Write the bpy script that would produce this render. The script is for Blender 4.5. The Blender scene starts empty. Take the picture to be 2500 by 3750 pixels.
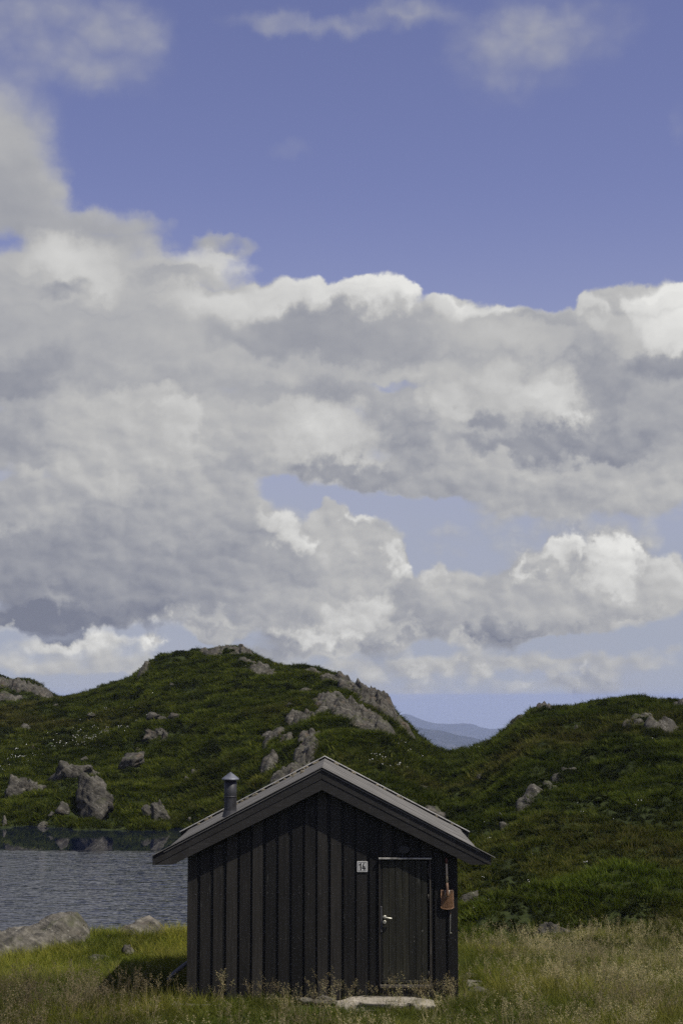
import bpy, bmesh, math, random
import numpy as np
from mathutils import Vector, Matrix, noise as mnoise

R = math.radians
scene = bpy.context.scene
col = scene.collection

# ------------------------------------------------------------------ camera
cam_data = bpy.data.cameras.new("camera")
cam = bpy.data.objects.new("camera", cam_data)
col.objects.link(cam)
cam.location = (0.30, -26.0, 4.70)
cam.rotation_euler = (R(90 + 6.3), 0, 0)
cam_data.sensor_fit = 'VERTICAL'
cam_data.sensor_height = 36.0
cam_data.sensor_width = 24.0
cam_data.lens = 6110.0 / 3750.0 * 36.0
cam_data.clip_start = 0.1
cam_data.clip_end = 60000.0
scene.camera = cam

# ------------------------------------------------------------------ sun and exposure
SUN_AZ, SUN_EL = 120.0, 59.0          # degrees clockwise from +Y (the way the camera looks), and above the horizon
sun_data = bpy.data.lights.new("sun", 'SUN')
sun_data.energy = 5.0
sun_data.angle = R(0.53)
sun_data.color = (1.0, 0.94, 0.84)
sun = bpy.data.objects.new("sun", sun_data)
col.objects.link(sun)
sd = Vector((math.sin(R(SUN_AZ)) * math.cos(R(SUN_EL)), math.cos(R(SUN_AZ)) * math.cos(R(SUN_EL)), math.sin(R(SUN_EL))))
sun.rotation_euler = sd.to_track_quat('Z', 'Y').to_euler()
sun.location = (30, -30, 60)

vs = scene.view_settings
vs.view_transform = 'Standard'
vs.look = 'None'
vs.exposure = 0.0
vs.gamma = 1.0
vs.use_curve_mapping = False
scene.cycles.use_denoising = False          # the grain that is left suits the photograph
scene.cycles.max_bounces = 8
scene.cycles.diffuse_bounces = 3
scene.cycles.transparent_max_bounces = 12
scene.cycles.volume_bounces = 1


# ------------------------------------------------------------------ node helpers
class NT:
    """Thin wrapper to write node trees as expressions."""
    def __init__(self, tree):
        self.t = tree

    def n(self, kind, **kw):
        nd = self.t.nodes.new(kind)
        for k, v in kw.items():
            setattr(nd, k, v)
        return nd

    def put(self, sock, v):
        if isinstance(v, bpy.types.NodeSocket):
            self.t.links.new(v, sock)
        elif v is not None:
            sock.default_value = v

    def m(self, op, a, b=None, c=None, clamp=False):
        nd = self.n('ShaderNodeMath', operation=op, use_clamp=clamp)
        self.put(nd.inputs[0], a)
        if b is not None: self.put(nd.inputs[1], b)
        if c is not None: self.put(nd.inputs[2], c)
        return nd.outputs[0]

    def v(self, op, a, b=None, c=None, scale=None):
        nd = self.n('ShaderNodeVectorMath', operation=op)
        self.put(nd.inputs[0], a)
        if b is not None: self.put(nd.inputs[1], b)
        if c is not None: self.put(nd.inputs[2], c)
        if scale is not None: self.put(nd.inputs['Scale'], scale)
        return nd.outputs['Value'] if op in ('LENGTH', 'DOT_PRODUCT', 'DISTANCE') else nd.outputs['Vector']

    def noise(self, vec, scale, detail=4.0, rough=0.5, dims='3D', dist=0.0, color=False, lac=2.0):
        nd = self.n('ShaderNodeTexNoise', noise_dimensions=dims)
        self.put(nd.inputs['Vector'], vec)
        nd.inputs['Scale'].default_value = scale
        nd.inputs['Detail'].default_value = detail
        nd.inputs['Roughness'].default_value = rough
        nd.inputs['Distortion'].default_value = dist
        nd.inputs['Lacunarity'].default_value = lac
        return nd.outputs['Color' if color else 'Fac']

    def voronoi(self, vec, scale, feature='F1', dims='3D', detail=0.0, rough=0.5, smooth=None, out='Distance', rnd=1.0):
        nd = self.n('ShaderNodeTexVoronoi', voronoi_dimensions=dims, feature=feature)
        self.put(nd.inputs['Vector'], vec)
        nd.inputs['Scale'].default_value = scale
        if 'Detail' in nd.inputs: nd.inputs['Detail'].default_value = detail
        if 'Roughness' in nd.inputs: nd.inputs['Roughness'].default_value = rough
        if smooth is not None: nd.inputs['Smoothness'].default_value = smooth
        nd.inputs['Randomness'].default_value = rnd
        return nd.outputs[out]

    def maprange(self, x, a, b, c=0.0, d=1.0, kind='LINEAR'):
        nd = self.n('ShaderNodeMapRange', interpolation_type=kind, clamp=(kind == 'LINEAR'))
        for s, val in zip(('Value', 'From Min', 'From Max', 'To Min', 'To Max'), (x, a, b, c, d)):
            self.put(nd.inputs[s], val)
        return nd.outputs['Result']

    def mix(self, f, a, b, blend='MIX'):
        nd = self.n('ShaderNodeMix', data_type='RGBA', blend_type=blend)
        self.put(nd.inputs[0], f)
        for s, val in ((nd.inputs[6], a), (nd.inputs[7], b)):
            if isinstance(val, (tuple, list)) and len(val) == 3: val = (*val, 1.0)
            self.put(s, val)
        return nd.outputs[2]

    def ramp(self, f, stops, interp='LINEAR'):
        nd = self.n('ShaderNodeValToRGB')
        cr = nd.color_ramp
        cr.interpolation = interp
        while len(cr.elements) < len(stops): cr.elements.new(0.5)
        for e, (p, c) in zip(cr.elements, stops):
            e.position = p
            e.color = (*c, 1.0) if len(c) == 3 else c
        self.put(nd.inputs[0], f)
        return nd.outputs['Color']


def lin(*c):
    return tuple(((x / 255.0) / 12.92 if x <= 10 else (((x / 255.0) + 0.055) / 1.055) ** 2.4) for x in c)


# ------------------------------------------------------------------ sky: azimuth, elevation, half width, half height (degrees),
# opacity, lit level, shaded level, softness, raggedness of each cloud mass, far to near
CLOUDS = [
    (-10.79,22.31,4.41,3.001,0.42,182,170,1.0,0.9),
    (-7.45,21.72,2.25,2.251,0.34,180,170,1.0,0.9),
    (-8.87,20.7,1.41,0.75,0.3,180,170,1.0,0.9),
    (-2.44,22.65,2.44,0.563,0.42,178,168,0.9,0.8),
    (0.39,22.5,2.06,0.516,0.34,178,168,0.9,0.8),
    (2.44,23.0,2.25,0.656,0.4,178,168,0.9,0.8),
    (5.82,21.62,3.09,2.344,0.34,176,166,1.0,0.8),
    (8.04,22.39,3.56,1.969,0.3,176,166,1.0,0.8),
    (-1.84,18.57,1.22,0.563,0.2,176,166,1.0,0.8),
    (11.74,18.96,0.56,1.125,0.2,178,170,1.0,0.8),
    (-12.28,18.05,3.0,2.813,0.95,180,166,0.9,0.6),
    (-11.32,16.69,2.34,1.594,0.9,176,160,0.7,0.5),
    (-8.77,15.65,3.94,1.125,0.85,178,160,0.75,0.6),
    (-4.03,15.33,1.59,0.581,0.7,178,165,0.55,0.5),
    (-7.02,5.09,8.44,3.282,0.75,174,160,0.8,0.5),
    (6.1,5.57,7.03,1.594,0.5,174,164,1.0,0.6),
    (9.34,5.43,3.94,0.844,0.45,176,166,1.0,0.6),
    (0.0,0.65,14.07,1.125,0.35,176,166,1.0,0.8),
    (-6.05,1.01,6.56,0.656,0.35,186,172,1.0,0.9),
    (6.97,1.19,6.56,0.563,0.35,180,168,1.0,0.9),
    (-9.01,13.37,6.56,2.438,1.0,188,165,0.6,0.35),
    (-2.39,12.69,4.69,1.688,1.0,190,172,0.3,0.3),
    (3.81,12.02,5.81,1.407,1.0,188,176,0.25,0.22),
    (8.52,11.83,3.94,1.407,1.0,186,172,0.25,0.22),
    (10.39,12.59,2.81,1.594,1.0,190,170,0.35,0.4),
    (-6.17,11.15,8.44,1.875,1.0,182,168,0.6,0.3),
    (4.75,10.71,8.44,1.688,1.0,180,166,0.6,0.3),
    (-4.31,14.64,2.06,0.563,0.7,210,188,0.8,0.5),
    (-9.69,14.71,1.78,1.032,0.75,212,186,1.0,0.7),
    (-8.74,13.83,1.41,0.75,0.6,208,190,1.0,0.7),
    (-4.01,13.4,2.34,0.656,0.75,214,188,0.8,0.5),
    (-1.82,13.71,2.06,0.703,0.8,216,188,0.5,0.5),
    (1.24,13.71,1.73,0.891,0.98,222,190,0.3,0.4),
    (3.72,13.27,1.41,0.516,0.9,214,186,0.4,0.5),
    (5.15,13.0,1.22,0.338,0.9,214,184,0.4,0.5),
    (8.68,13.01,0.66,0.844,0.95,202,184,0.45,0.4),
    (9.92,12.15,1.31,0.938,0.7,198,180,0.7,0.4),
    (11.33,13.18,1.5,0.938,1.0,222,196,0.3,0.4),
    (11.49,12.09,1.22,1.125,0.95,222,190,0.5,0.4),
    (5.23,12.0,2.81,0.844,0.6,196,182,1.0,0.4),
    (6.66,12.89,3.09,0.131,0.6,166,160,0.8,0.5),
    (-9.58,13.71,1.03,0.281,0.65,160,148,0.7,0.8),
    (-5.83,14.29,1.69,0.375,0.5,166,158,0.9,0.7),
    (-0.19,12.97,0.84,0.563,0.9,174,166,0.35,0.5),
    (-0.48,12.6,2.91,0.844,0.9,172,158,0.4,0.5),
    (-3.34,12.31,1.78,0.563,0.55,170,160,0.9,0.5),
    (2.19,12.32,1.5,1.125,0.7,172,162,0.7,0.5),
    (-0.95,11.86,3.94,0.563,0.7,168,156,0.8,0.5),
    (-2.86,11.29,4.03,0.563,0.55,190,178,0.9,0.4),
    (2.38,11.02,3.75,0.422,0.6,190,178,0.9,0.4),
    (-11.45,10.54,2.25,1.125,0.9,164,150,0.9,0.6),
    (-10.09,11.5,1.22,0.656,0.5,162,150,0.9,0.6),
    (-6.91,10.67,1.88,0.563,0.4,170,160,0.9,0.6),
    (1.81,10.63,1.78,0.244,0.5,0,150,0.8,0.35),
    (-0.95,10.28,2.81,0.319,0.7,166,158,0.9,0.4),
    (-4.04,10.42,0.66,0.15,0.25,0,150,0.9,0.5),
    (-6.95,9.95,0.47,0.375,0.35,0,150,0.9,0.5),
    (-5.97,10.18,0.38,0.169,0.25,0,150,0.9,0.5),
    (-2.56,10.04,1.22,0.084,0.75,200,186,0.9,0.5),
    (9.86,9.12,4.5,2.813,1.0,176,158,0.5,0.35),
    (11.19,11.09,1.88,0.563,0.8,164,148,0.7,0.5),
    (8.69,10.62,0.94,1.875,0.6,164,154,0.9,0.5),
    (4.73,9.03,4.22,1.594,1.0,186,166,0.4,0.45),
    (3.8,9.98,1.59,1.125,0.6,204,188,1.0,0.5),
    (5.69,10.51,1.78,0.844,0.8,196,180,0.6,0.5),
    (7.47,10.1,1.59,1.313,0.75,212,190,0.9,0.5),
    (7.83,9.17,0.56,0.656,0.7,213,184,0.8,0.5),
    (5.21,9.49,1.22,0.338,0.7,162,150,0.7,0.6),
    (2.18,9.24,1.22,1.032,0.7,168,156,0.9,0.5),
    (6.6,8.54,2.81,0.75,0.85,164,152,0.7,0.5),
    (9.39,8.39,2.81,0.844,0.7,162,148,0.9,0.5),
    (10.15,9.66,1.13,0.656,0.5,182,170,0.9,0.5),
    (11.03,7.8,1.5,1.219,0.6,186,172,0.9,0.5),
    (-2.37,8.78,4.69,1.688,1.0,188,172,0.5,0.45),
    (-0.95,8.78,2.63,1.219,0.6,206,190,1.0,0.5),
    (-3.6,8.77,1.88,1.125,0.5,182,170,0.9,0.5),
    (-10.77,8.72,3.0,1.5,0.9,176,160,0.6,0.5),
    (-7.26,8.44,3.19,2.532,1.0,192,168,0.35,0.35),
    (-7.84,9.91,0.84,0.844,0.9,192,180,0.5,0.4),
    (-5.68,9.39,1.03,1.032,0.9,198,182,0.5,0.4),
    (-6.53,9.75,0.47,0.563,0.8,192,180,0.5,0.5),
    (-8.92,8.03,1.69,1.594,0.5,192,180,0.9,0.4),
    (-7.24,6.95,2.44,0.656,0.5,196,184,0.9,0.4),
    (-4.61,6.51,3.09,1.5,0.95,184,164,0.6,0.4),
    (3.78,7.55,4.88,1.032,0.95,186,164,0.55,0.45),
    (7.98,6.94,4.5,1.032,0.95,186,166,0.55,0.4),
    (10.55,6.61,1.69,1.032,0.7,190,172,0.8,0.4),
    (0.47,7.61,2.25,0.563,0.85,170,156,0.5,0.55),
    (2.18,7.93,1.69,0.563,0.5,168,158,0.9,0.5),
    (-1.98,7.0,1.41,0.656,0.5,0,150,0.7,0.5),
    (-10.53,5.69,2.63,1.5,0.9,176,158,0.6,0.5),
    (-11.09,6.23,1.03,0.844,0.8,196,176,0.6,0.6),
    (-10.34,5.51,1.22,0.563,0.7,192,174,0.7,0.6),
    (-11.1,6.69,2.44,1.032,0.9,180,166,0.8,0.4),
    (-8.4,4.15,5.06,2.063,1.0,168,148,0.5,0.4),
    (-4.97,4.18,3.09,1.969,0.9,170,154,0.6,0.4),
    (-7.4,5.46,2.44,0.656,0.7,172,160,0.9,0.4),
    (-10.02,3.11,1.13,0.422,0.6,174,160,0.8,0.5),
    (-10.38,2.56,3.94,0.61,0.95,150,130,0.6,0.4),
    (-6.44,2.68,1.5,0.563,0.6,158,144,0.8,0.4),
    (-1.6,3.72,2.44,2.157,1.0,178,162,0.4,0.4),
    (-0.19,4.66,1.78,1.782,1.0,186,168,0.3,0.4),
    (-0.38,6.25,0.8,0.656,0.95,188,176,0.4,0.4),
    (-2.26,5.78,1.13,0.375,0.7,214,188,0.6,0.8),
    (-1.6,5.27,1.03,0.422,0.8,216,188,0.6,0.8),
    (-3.02,6.15,0.38,0.469,0.6,198,184,0.6,0.7),
    (0.75,5.92,0.61,0.45,0.95,222,192,0.4,0.5),
    (0.28,6.35,0.28,0.375,0.8,218,192,0.5,0.5),
    (0.66,4.19,1.97,2.063,1.0,190,168,0.3,0.4),
    (1.41,4.85,0.66,0.563,0.85,216,188,0.5,0.6),
    (2.11,3.81,0.56,0.938,0.95,218,184,0.5,0.5),
    (0.47,2.69,3.56,1.407,1.0,188,166,0.35,0.45),
    (-0.94,1.95,1.5,0.75,0.85,212,180,0.6,0.6),
    (0.47,2.79,1.31,0.656,0.7,214,184,0.7,0.6),
    (1.87,2.51,1.03,0.563,0.7,202,182,0.7,0.6),
    (3.65,3.06,2.25,1.5,1.0,188,160,0.45,0.5),
    (5.13,2.22,1.88,0.75,0.9,178,154,0.5,0.5),
    (3.38,4.09,0.34,0.75,0.9,196,176,0.5,0.45),
    (3.28,2.88,1.22,0.844,0.9,182,164,0.6,0.5),
    (4.11,1.9,0.8,0.563,0.6,212,184,0.9,0.5),
    (-0.19,1.58,0.56,0.375,0.8,220,194,0.6,0.5),
    (-4.2,2.22,1.31,0.656,0.9,182,166,0.45,0.5),
    (-2.34,1.57,1.69,0.563,0.7,158,150,0.8,0.5),
    (0.75,1.62,2.81,0.338,0.5,160,150,0.9,0.5),
    (8.39,3.5,4.03,1.594,1.0,188,164,0.35,0.45),
    (6.53,3.05,2.44,1.125,1.0,184,162,0.4,0.45),
    (6.18,4.35,0.58,0.581,0.95,220,186,0.5,0.5),
    (7.62,4.9,0.8,0.656,1.0,222,190,0.4,0.45),
    (6.74,4.53,0.56,0.469,0.7,192,178,0.6,0.5),
    (9.42,4.78,1.17,0.844,1.0,222,190,0.4,0.45),
    (9.77,4.04,1.59,1.032,0.9,220,186,0.6,0.5),
    (10.94,3.75,1.13,1.032,0.9,200,178,0.5,0.5),
    (11.32,4.48,0.38,0.469,0.8,190,176,0.5,0.5),
    (5.69,2.4,1.59,0.563,0.85,162,146,0.6,0.5),
    (7.73,2.39,1.69,0.563,0.6,180,168,0.8,0.5),
    (8.35,1.19,5.63,0.563,0.6,186,172,0.9,0.7),
    (2.33,1.02,4.69,0.563,0.6,184,170,0.9,0.8),
    (-8.81,1.19,4.69,0.563,0.6,190,174,0.9,0.8),
    (4.19,0.18,8.44,0.469,0.5,180,168,1.0,0.8),
    (-6.43,1.89,0.7,0.375,0.95,220,190,0.45,0.6),
    (-9.27,1.74,3.09,0.319,0.8,212,184,0.6,0.9),
    (-7.72,1.93,1.03,0.281,0.7,216,186,0.6,0.8),
    (-7.89,0.92,1.31,0.244,0.6,194,180,0.8,0.8),
    (-10.16,1.0,2.25,0.225,0.5,192,178,0.8,0.8),
    (-10.97,0.82,0.56,0.281,0.6,196,180,0.8,0.8),
    (2.52,0.88,0.42,0.281,0.65,200,184,0.7,0.8),
    (3.64,0.92,0.24,0.338,0.7,202,184,0.7,0.8),
    (2.52,0.13,0.52,0.338,0.7,196,182,0.7,0.7),
    (4.84,0.64,0.56,0.206,0.7,198,184,0.7,0.8),
    (6.32,0.32,0.42,0.244,0.7,200,184,0.7,0.8),
    (7.19,0.55,0.38,0.263,0.6,196,182,0.7,0.8),
    (1.03,0.74,0.56,0.319,0.5,192,180,0.8,0.8),
    (8.79,0.45,1.97,0.516,0.55,160,152,0.8,0.5),
    (11.26,1.59,0.84,0.225,0.7,192,180,0.7,0.7),
    (8.07,0.9,0.28,0.113,0.6,218,200,0.7,0.7),
]


def cloud_col(g):
    d = max(0.0, 186.0 - g)
    w = max(0.0, g - 186.0)
    return lin(g - 0.05 * d, g + 0.02 * d - 0.005 * w, g + 0.28 * d - 0.07 * w)


U_MAX, V_MID, V_HALF, NLUT = 13.5, 11.5, 14.5, 120


def cloud_fields():
    """Cover and brightness of the cloud bank over azimuth x elevation, from the list of masses."""
    u = np.linspace(-U_MAX, U_MAX, NLUT)[:, None]
    v = (V_MID + np.linspace(-V_HALF, V_HALF, NLUT))[None, :]
    T = np.ones((NLUT, NLUT))
    G = np.full((NLUT, NLUT), 184.0)
    sx, sy = math.cos(R(52)), math.sin(R(52))
    for (cx, cy, rx, ry, op, lit, dk, so, ed) in CLOUDS:
        qx, qy = (u - cx) / rx, (v - cy) / ry
        d = np.sqrt(qx * qx + qy * qy)
        so_c = max(so * SOFT_K, 0.25 / max(min(rx, ry), 0.25))     # at least a quarter of a degree of edge
        x = np.clip((1.0 - d + 0.17 * so_c) / (1.07 * so_c), 0, 1)
        mk = x * x * (3 - 2 * x) * op
        if lit == 0:
            T = T + mk * (1 - T)
            continue
        tone = np.clip(0.5 + 0.40 * (qx * sx + qy * sy), 0, 1)
        G = G + np.clip(mk * 1.15, 0, 1) * (dk + (lit - dk) * tone - G)
        T = T * (1 - mk)
    return 1.0 - T, G


def curve_field(N, uvec, vvec, F, terms):
    """Evaluate F(u, v) in the shader as a sum of products of one-dimensional curves."""
    A, S, Bt = np.linalg.svd(F, full_matrices=False)
    xs = np.linspace(-1, 1, NLUT)
    acc = None
    for k in range(0, terms, 3):
        vecs = []
        for vec, M in ((uvec, A[:, k:k + 3]), (vvec, Bt[k:k + 3, :].T)):
            nd = N.n('ShaderNodeVectorCurve')
            mp = nd.mapping
            mp.use_clip = False
            for ch in range(3):
                cv = mp.curves[ch]
                y = M[:, ch] / max(1e-9, np.abs(M[:, ch]).max())
                cv.points[0].location = (-1, y[0])
                cv.points[1].location = (1, y[-1])
                for x_, y_ in zip(xs[1:-1], y[1:-1]):
                    cv.points.new(float(x_), float(y_))
            mp.update()
            N.put(nd.inputs['Vector'], vec)
            vecs.append(nd.outputs[0])
        w = tuple(float(S[k + j] * np.abs(A[:, k + j]).max() * np.abs(Bt[k + j]).max()) for j in range(3))
        term = N.v('DOT_PRODUCT', N.v('MULTIPLY', vecs[0], w), vecs[1])
        acc = term if acc is None else N.m('ADD', acc, term)
    return acc


def build_world():
    w = bpy.data.worlds.new("World")
    scene.world = w
    w.use_nodes = True
    t = w.node_tree
    t.nodes.clear()
    N = NT(t)
    tc = N.n('ShaderNodeTexCoord')
    D = tc.outputs['Generated']
    sep = N.n('ShaderNodeSeparateXYZ')
    t.links.new(D, sep.inputs[0])
    az = N.m('MULTIPLY', N.m('ARCTAN2', sep.outputs[0], sep.outputs[1]), 57.29578)
    el = N.m('MULTIPLY', N.m('ARCSINE', sep.outputs[2]), 57.29578)

    def xy(a, b, c=None):
        cm = N.n('ShaderNodeCombineXYZ'); N.put(cm.inputs[0], a); N.put(cm.inputs[1], b)
        if c is not None: N.put(cm.inputs[2], c)
        return cm.outputs[0]

    def noise2(vec, scale, detail, rough):
        a = N.noise(vec, scale, detail, rough, '2D')
        b = N.noise(N.v('ADD', vec, (37.3, 91.7, 0)), scale, detail, rough, '2D')
        return xy(N.m('SUBTRACT', a, 0.5), N.m('SUBTRACT', b, 0.5))
    # true direction for the noise, a repeating azimuth for the cloud bank round the horizon
    P0 = xy(az, el)
    P = xy(N.m('SUBTRACT', N.m('PINGPONG', N.m('ADD', az, U_MAX), 2 * U_MAX), U_MAX), el)
    w1 = noise2(P0, 0.45, 3, 0.5)
    w2 = noise2(P0, 1.2, 7, 0.56)
    Pw = N.v('MULTIPLY_ADD', w1, (WARP1 * 1.2, WARP1, 0), P)
    Pw = N.v('MULTIPLY_ADD', w2, (WARP2 * 1.2, WARP2, 0), Pw)
    P1 = N.v('MULTIPLY', P0, (1.0, 1.35, 1))                     # clouds lie a little flat
    Q = N.v('MULTIPLY_ADD', w2, (0.5, 0.5, 0), P1)
    B = N.voronoi(Q, 0.8, 'F1', '2D', 1.0, 0.5)
    B2 = N.voronoi(N.v('ADD', Q, (0.12, 0.17, 0)), 0.8, 'F1', '2D', 1.0, 0.5)
    fb = N.noise(P1, 0.42, 6, 0.50, '2D')
    fb2 = N.noise(N.v('ADD', P1, (0.25, 0.42, 0)), 0.42, 6, 0.50, '2D')
    edge = N.m('ADD', N.m('MULTIPLY', N.m('SUBTRACT', 0.40, B), 0.8), N.m('MULTIPLY', N.m('SUBTRACT', fb, 0.5), 1.6))
    relief = N.m('ADD', N.m('MULTIPLY', N.m('MULTIPLY', N.m('SUBTRACT', B2, B), 0.9), N.maprange(el, 12.0, 7.0, 0.25, 1.0, 'SMOOTHSTEP')), N.m('MULTIPLY', N.m('SUBTRACT', fb, fb2), 1.6))
    tone = N.m('ADD', relief, N.m('MULTIPLY', N.m('SUBTRACT', fb, 0.5), 0.7))

    sp = N.n('ShaderNodeSeparateXYZ'); t.links.new(Pw, sp.inputs[0])
    un = N.m('MULTIPLY', sp.outputs[0], 1 / U_MAX)
    vn = N.m('MULTIPLY_ADD', sp.outputs[1], 1 / V_HALF, -V_MID / V_HALF)
    un = N.m('MINIMUM', N.m('MAXIMUM', un, -1.0), 1.0)
    vn = N.m('MINIMUM', N.m('MAXIMUM', vn, -1.0), 1.0)
    uvec, vvec = xy(un, un, un), xy(vn, vn, vn)
    # brightness is stirred harder than cover, so that masses run into each other
    near = N.maprange(el, 14.0, 7.5, 0.28, 1.1, 'SMOOTHSTEP')       # far, low cumulus is knobblier than the sheet overhead
    Pl = N.v('MULTIPLY_ADD', N.v('SCALE', w2, scale=near), (LWARP * 1.3, LWARP, 0), Pw)
    Pl = N.v('MULTIPLY_ADD', w1, (LWARP, LWARP * 0.8, 0), Pl)
    sl = N.n('ShaderNodeSeparateXYZ'); t.links.new(Pl, sl.inputs[0])
    ul = N.m('MINIMUM', N.m('MAXIMUM', N.m('MULTIPLY', sl.outputs[0], 1 / U_MAX), -1.0), 1.0)
    vl = N.m('MINIMUM', N.m('MAXIMUM', N.m('MULTIPLY_ADD', sl.outputs[1], 1 / V_HALF, -V_MID / V_HALF), -1.0), 1.0)
    ulv, vlv = xy(ul, ul, ul), xy(vl, vl, vl)
    cov, lev = cloud_fields()
    cv = curve_field(N, uvec, vvec, cov, 30)
    lv = N.m('ADD', curve_field(N, ulv, vlv, (lev - 180.0) * LEVEL_K, 36), 180.0)
    bump = N.m('MULTIPLY', N.m('MULTIPLY', cv, N.m('SUBTRACT', 1.0, cv)), EDGE_K)
    bump = N.m('MAXIMUM', bump, 0.0)
    bump = N.m('MULTIPLY', bump, N.maprange(el, 15.0, 19.0, 1.0, 0.40, 'SMOOTHSTEP'))    # the high wisps are smoother
    cv = N.m('MULTIPLY_ADD', edge, bump, cv)
    crisp = N.maprange(el, 15.0, 19.0, 0.0, 1.0, 'SMOOTHSTEP')
    alpha = N.maprange(cv, N.m('MULTIPLY_ADD', crisp, -0.16, 0.20), N.m('MULTIPLY_ADD', crisp, 0.13, 0.82), 0.0, 1.0, 'SMOOTHSTEP')
    lv = N.m('MULTIPLY_ADD', N.m('MULTIPLY', tone, N.m('ADD', near, 0.35)), TONE_K, lv)
    stops = []
    for g in (125, 140, 155, 170, 186, 200, 216, 230):
        stops.append(((g - 120) / 120.0, cloud_col(g)))
    ccol = N.ramp(N.m('MULTIPLY_ADD', lv, 1 / 120.0, -1.0), stops)

    # clear sky: Nishita, with a white balance toward the photograph's violet blue
    sky = N.n('ShaderNodeTexSky', sky_type='NISHITA')
    sky.sun_disc = False
    sky.sun_elevation = R(SUN_EL)
    sky.sun_rotation = R(SUN_AZ)
    sky.altitude = 400
    sky.air_density = 1.0
    sky.dust_density = 0.6
    sky.ozone_density = 2.5
    c = N.mix(1.0, sky.outputs[0], tuple(x * SKY_STRENGTH for x in SKY_TINT), 'MULTIPLY')
    # veil of haze low over the horizon
    veil = N.maprange(el, 18.0, 2.0, 0.0, 0.98, 'SMOOTHSTEP')
    veil_n = N.m('MULTIPLY', veil, N.m('ADD', 0.85, N.m('MULTIPLY', fb, 0.3)), clamp=True)
    c = N.mix(veil_n, c, lin(160, 167, 185))
    c = N.mix(N.maprange(el, 7.0, 0.5, 0.0, 0.65, 'SMOOTHSTEP'), c, lin(166, 172, 187))
    c = N.mix(alpha, c, ccol)
    # scattered cloud overhead, above the bank
    hi = N.maprange(el, 26.0, 40.0, 0.0, 1.0, 'SMOOTHSTEP')
    nz = N.noise(D, 2.6, 6, 0.55)
    c = N.mix(N.m('MULTIPLY', hi, N.maprange(nz, 0.50, 0.66, 0.0, 0.9, 'SMOOTHSTEP')), c, cloud_col(188))
    bg = N.n('ShaderNodeBackground')
    N.put(bg.inputs[0], c)
    bg.inputs[1].default_value = 1.0
    out = N.n('ShaderNodeOutputWorld')
    t.links.new(bg.outputs[0], out.inputs[0])
    w.cycles.sampling_method = 'MANUAL'
    w.cycles.sample_map_resolution = 512


WARP1, WARP2, EDGE_K, TONE_K = 0.5, 0.6, 2.0, 17.0
SOFT_K, LEVEL_K, LWARP = 0.90, 1.40, 1.0
SKY_STRENGTH = 0.10
SKY_TINT = (1.18, 0.865, 1.03)
build_world()

# ------------------------------------------------------------------ lie of the land
VX, VY = 0.30, -26.0            # viewpoint from which crest distances were surveyed
LAKE_Z = -1.0
SKYLINE = [  # sideways slope from the viewpoint, distance, height of the crest of the main and the eastern hill
    (-0.3167,120,2.948), (-0.2518,120,3.141), (-0.2032,120,3.722), (-0.1854,124,4.09), (-0.1675,130,4.585), (-0.1497,132,5.075), (-0.1384,133,5.508), (-0.1303,134,5.818), (-0.1222,135,6.264), (-0.1173,135,6.921), (-0.1125,136,7.445), (-0.106,136,7.732), (-0.0979,136,7.865), (-0.0897,137,8.022), (-0.0824,137,8.289), (-0.0751,137,8.467), (-0.0636,137,8.556), (-0.0563,136,8.263), (-0.0506,134,7.775), (-0.0408,131,7.195), (-0.031,128,6.909), (-0.0196,125,6.716), (-0.0081,121,6.376), (-0.0016,118,6.067), (0.0065,115,5.399), (0.013,113,4.875), (0.0195,112,4.583), (0.0276,110,4.07), (0.0325,108,3.436), (0.039,106,2.811), (0.0454,104,2.177), (0.0535,101,1.698), (0.0616,99,1.471), (0.0697,97,1.552), (0.0762,96,1.692), (0.0827,94,1.996), (0.0957,92,2.586), (0.1023,91,3.107), (0.108,90,3.473), (0.1146,90,3.908), (0.1203,90,4.199), (0.1268,90,4.083), (0.1398,91,4.076), (0.1512,92,4.277), (0.1626,93,4.498), (0.1757,93,4.588), (0.187,92,4.455), (0.2032,90,4.301), (0.2521,88,4.409), (0.3494,85,4.007)]
BACK_RIDGE = [
    (-0.3506,168,8.227), (-0.2526,168,7.682), (-0.22,167,7.068), (-0.2036,166,6.677), (-0.1938,166,6.515), (-0.1873,165,6.344), (-0.179,163,5.479), (-0.1708,160,4.688), (-0.1643,156,4.386), (-0.1512,150,3.72), (-0.1217,150,1.543), (-0.0567,150,-0.385)]
HILL_FOOT = [
    (-0.3466,80), (-0.266,77), (-0.2015,74.2), (-0.137,74), (-0.0983,73.5), (-0.0725,70), (-0.0403,62), (-0.0081,53), (0.0242,46), (0.0564,40.6), (0.0693,39.4), (0.0887,38.6), (0.1209,39.5), (0.1451,38.6), (0.1693,37.2), (0.2015,36.6), (0.266,36), (0.3788,36)]


def perlin(x, y, seed=0):
    xi = np.floor(x).astype(np.int64); yi = np.floor(y).astype(np.int64)
    xf = x - xi; yf = y - yi
    def g(ix, iy):
        h = (ix * 374761393 + iy * 668265263 + seed * 1442695041) & 0xffffffff
        h = ((h ^ (h >> 13)) * 1274126177) & 0xffffffff
        h = (h ^ (h >> 16)) & 0xffff
        a = h * (2 * math.pi / 65536.0)
        return np.cos(a), np.sin(a)
    def fade(t): return t * t * t * (t * (t * 6 - 15) + 10)
    u, v = fade(xf), fade(yf)
    r = 0
    for dx in (0, 1):
        for dy in (0, 1):
            gx, gy = g(xi + dx, yi + dy)
            d = gx * (xf - dx) + gy * (yf - dy)
            r = r + d * (u if dx else 1 - u) * (v if dy else 1 - v)
    return r * 1.4


def fbm(x, y, octaves=4, seed=0, gain=0.5, lac=2.03):
    a, s, f = 1.0, 0.0, 1.0
    for o in range(octaves):
        s = s + a * perlin(x * f, y * f, seed + o * 17)
        a *= gain; f *= lac
    return s


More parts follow.
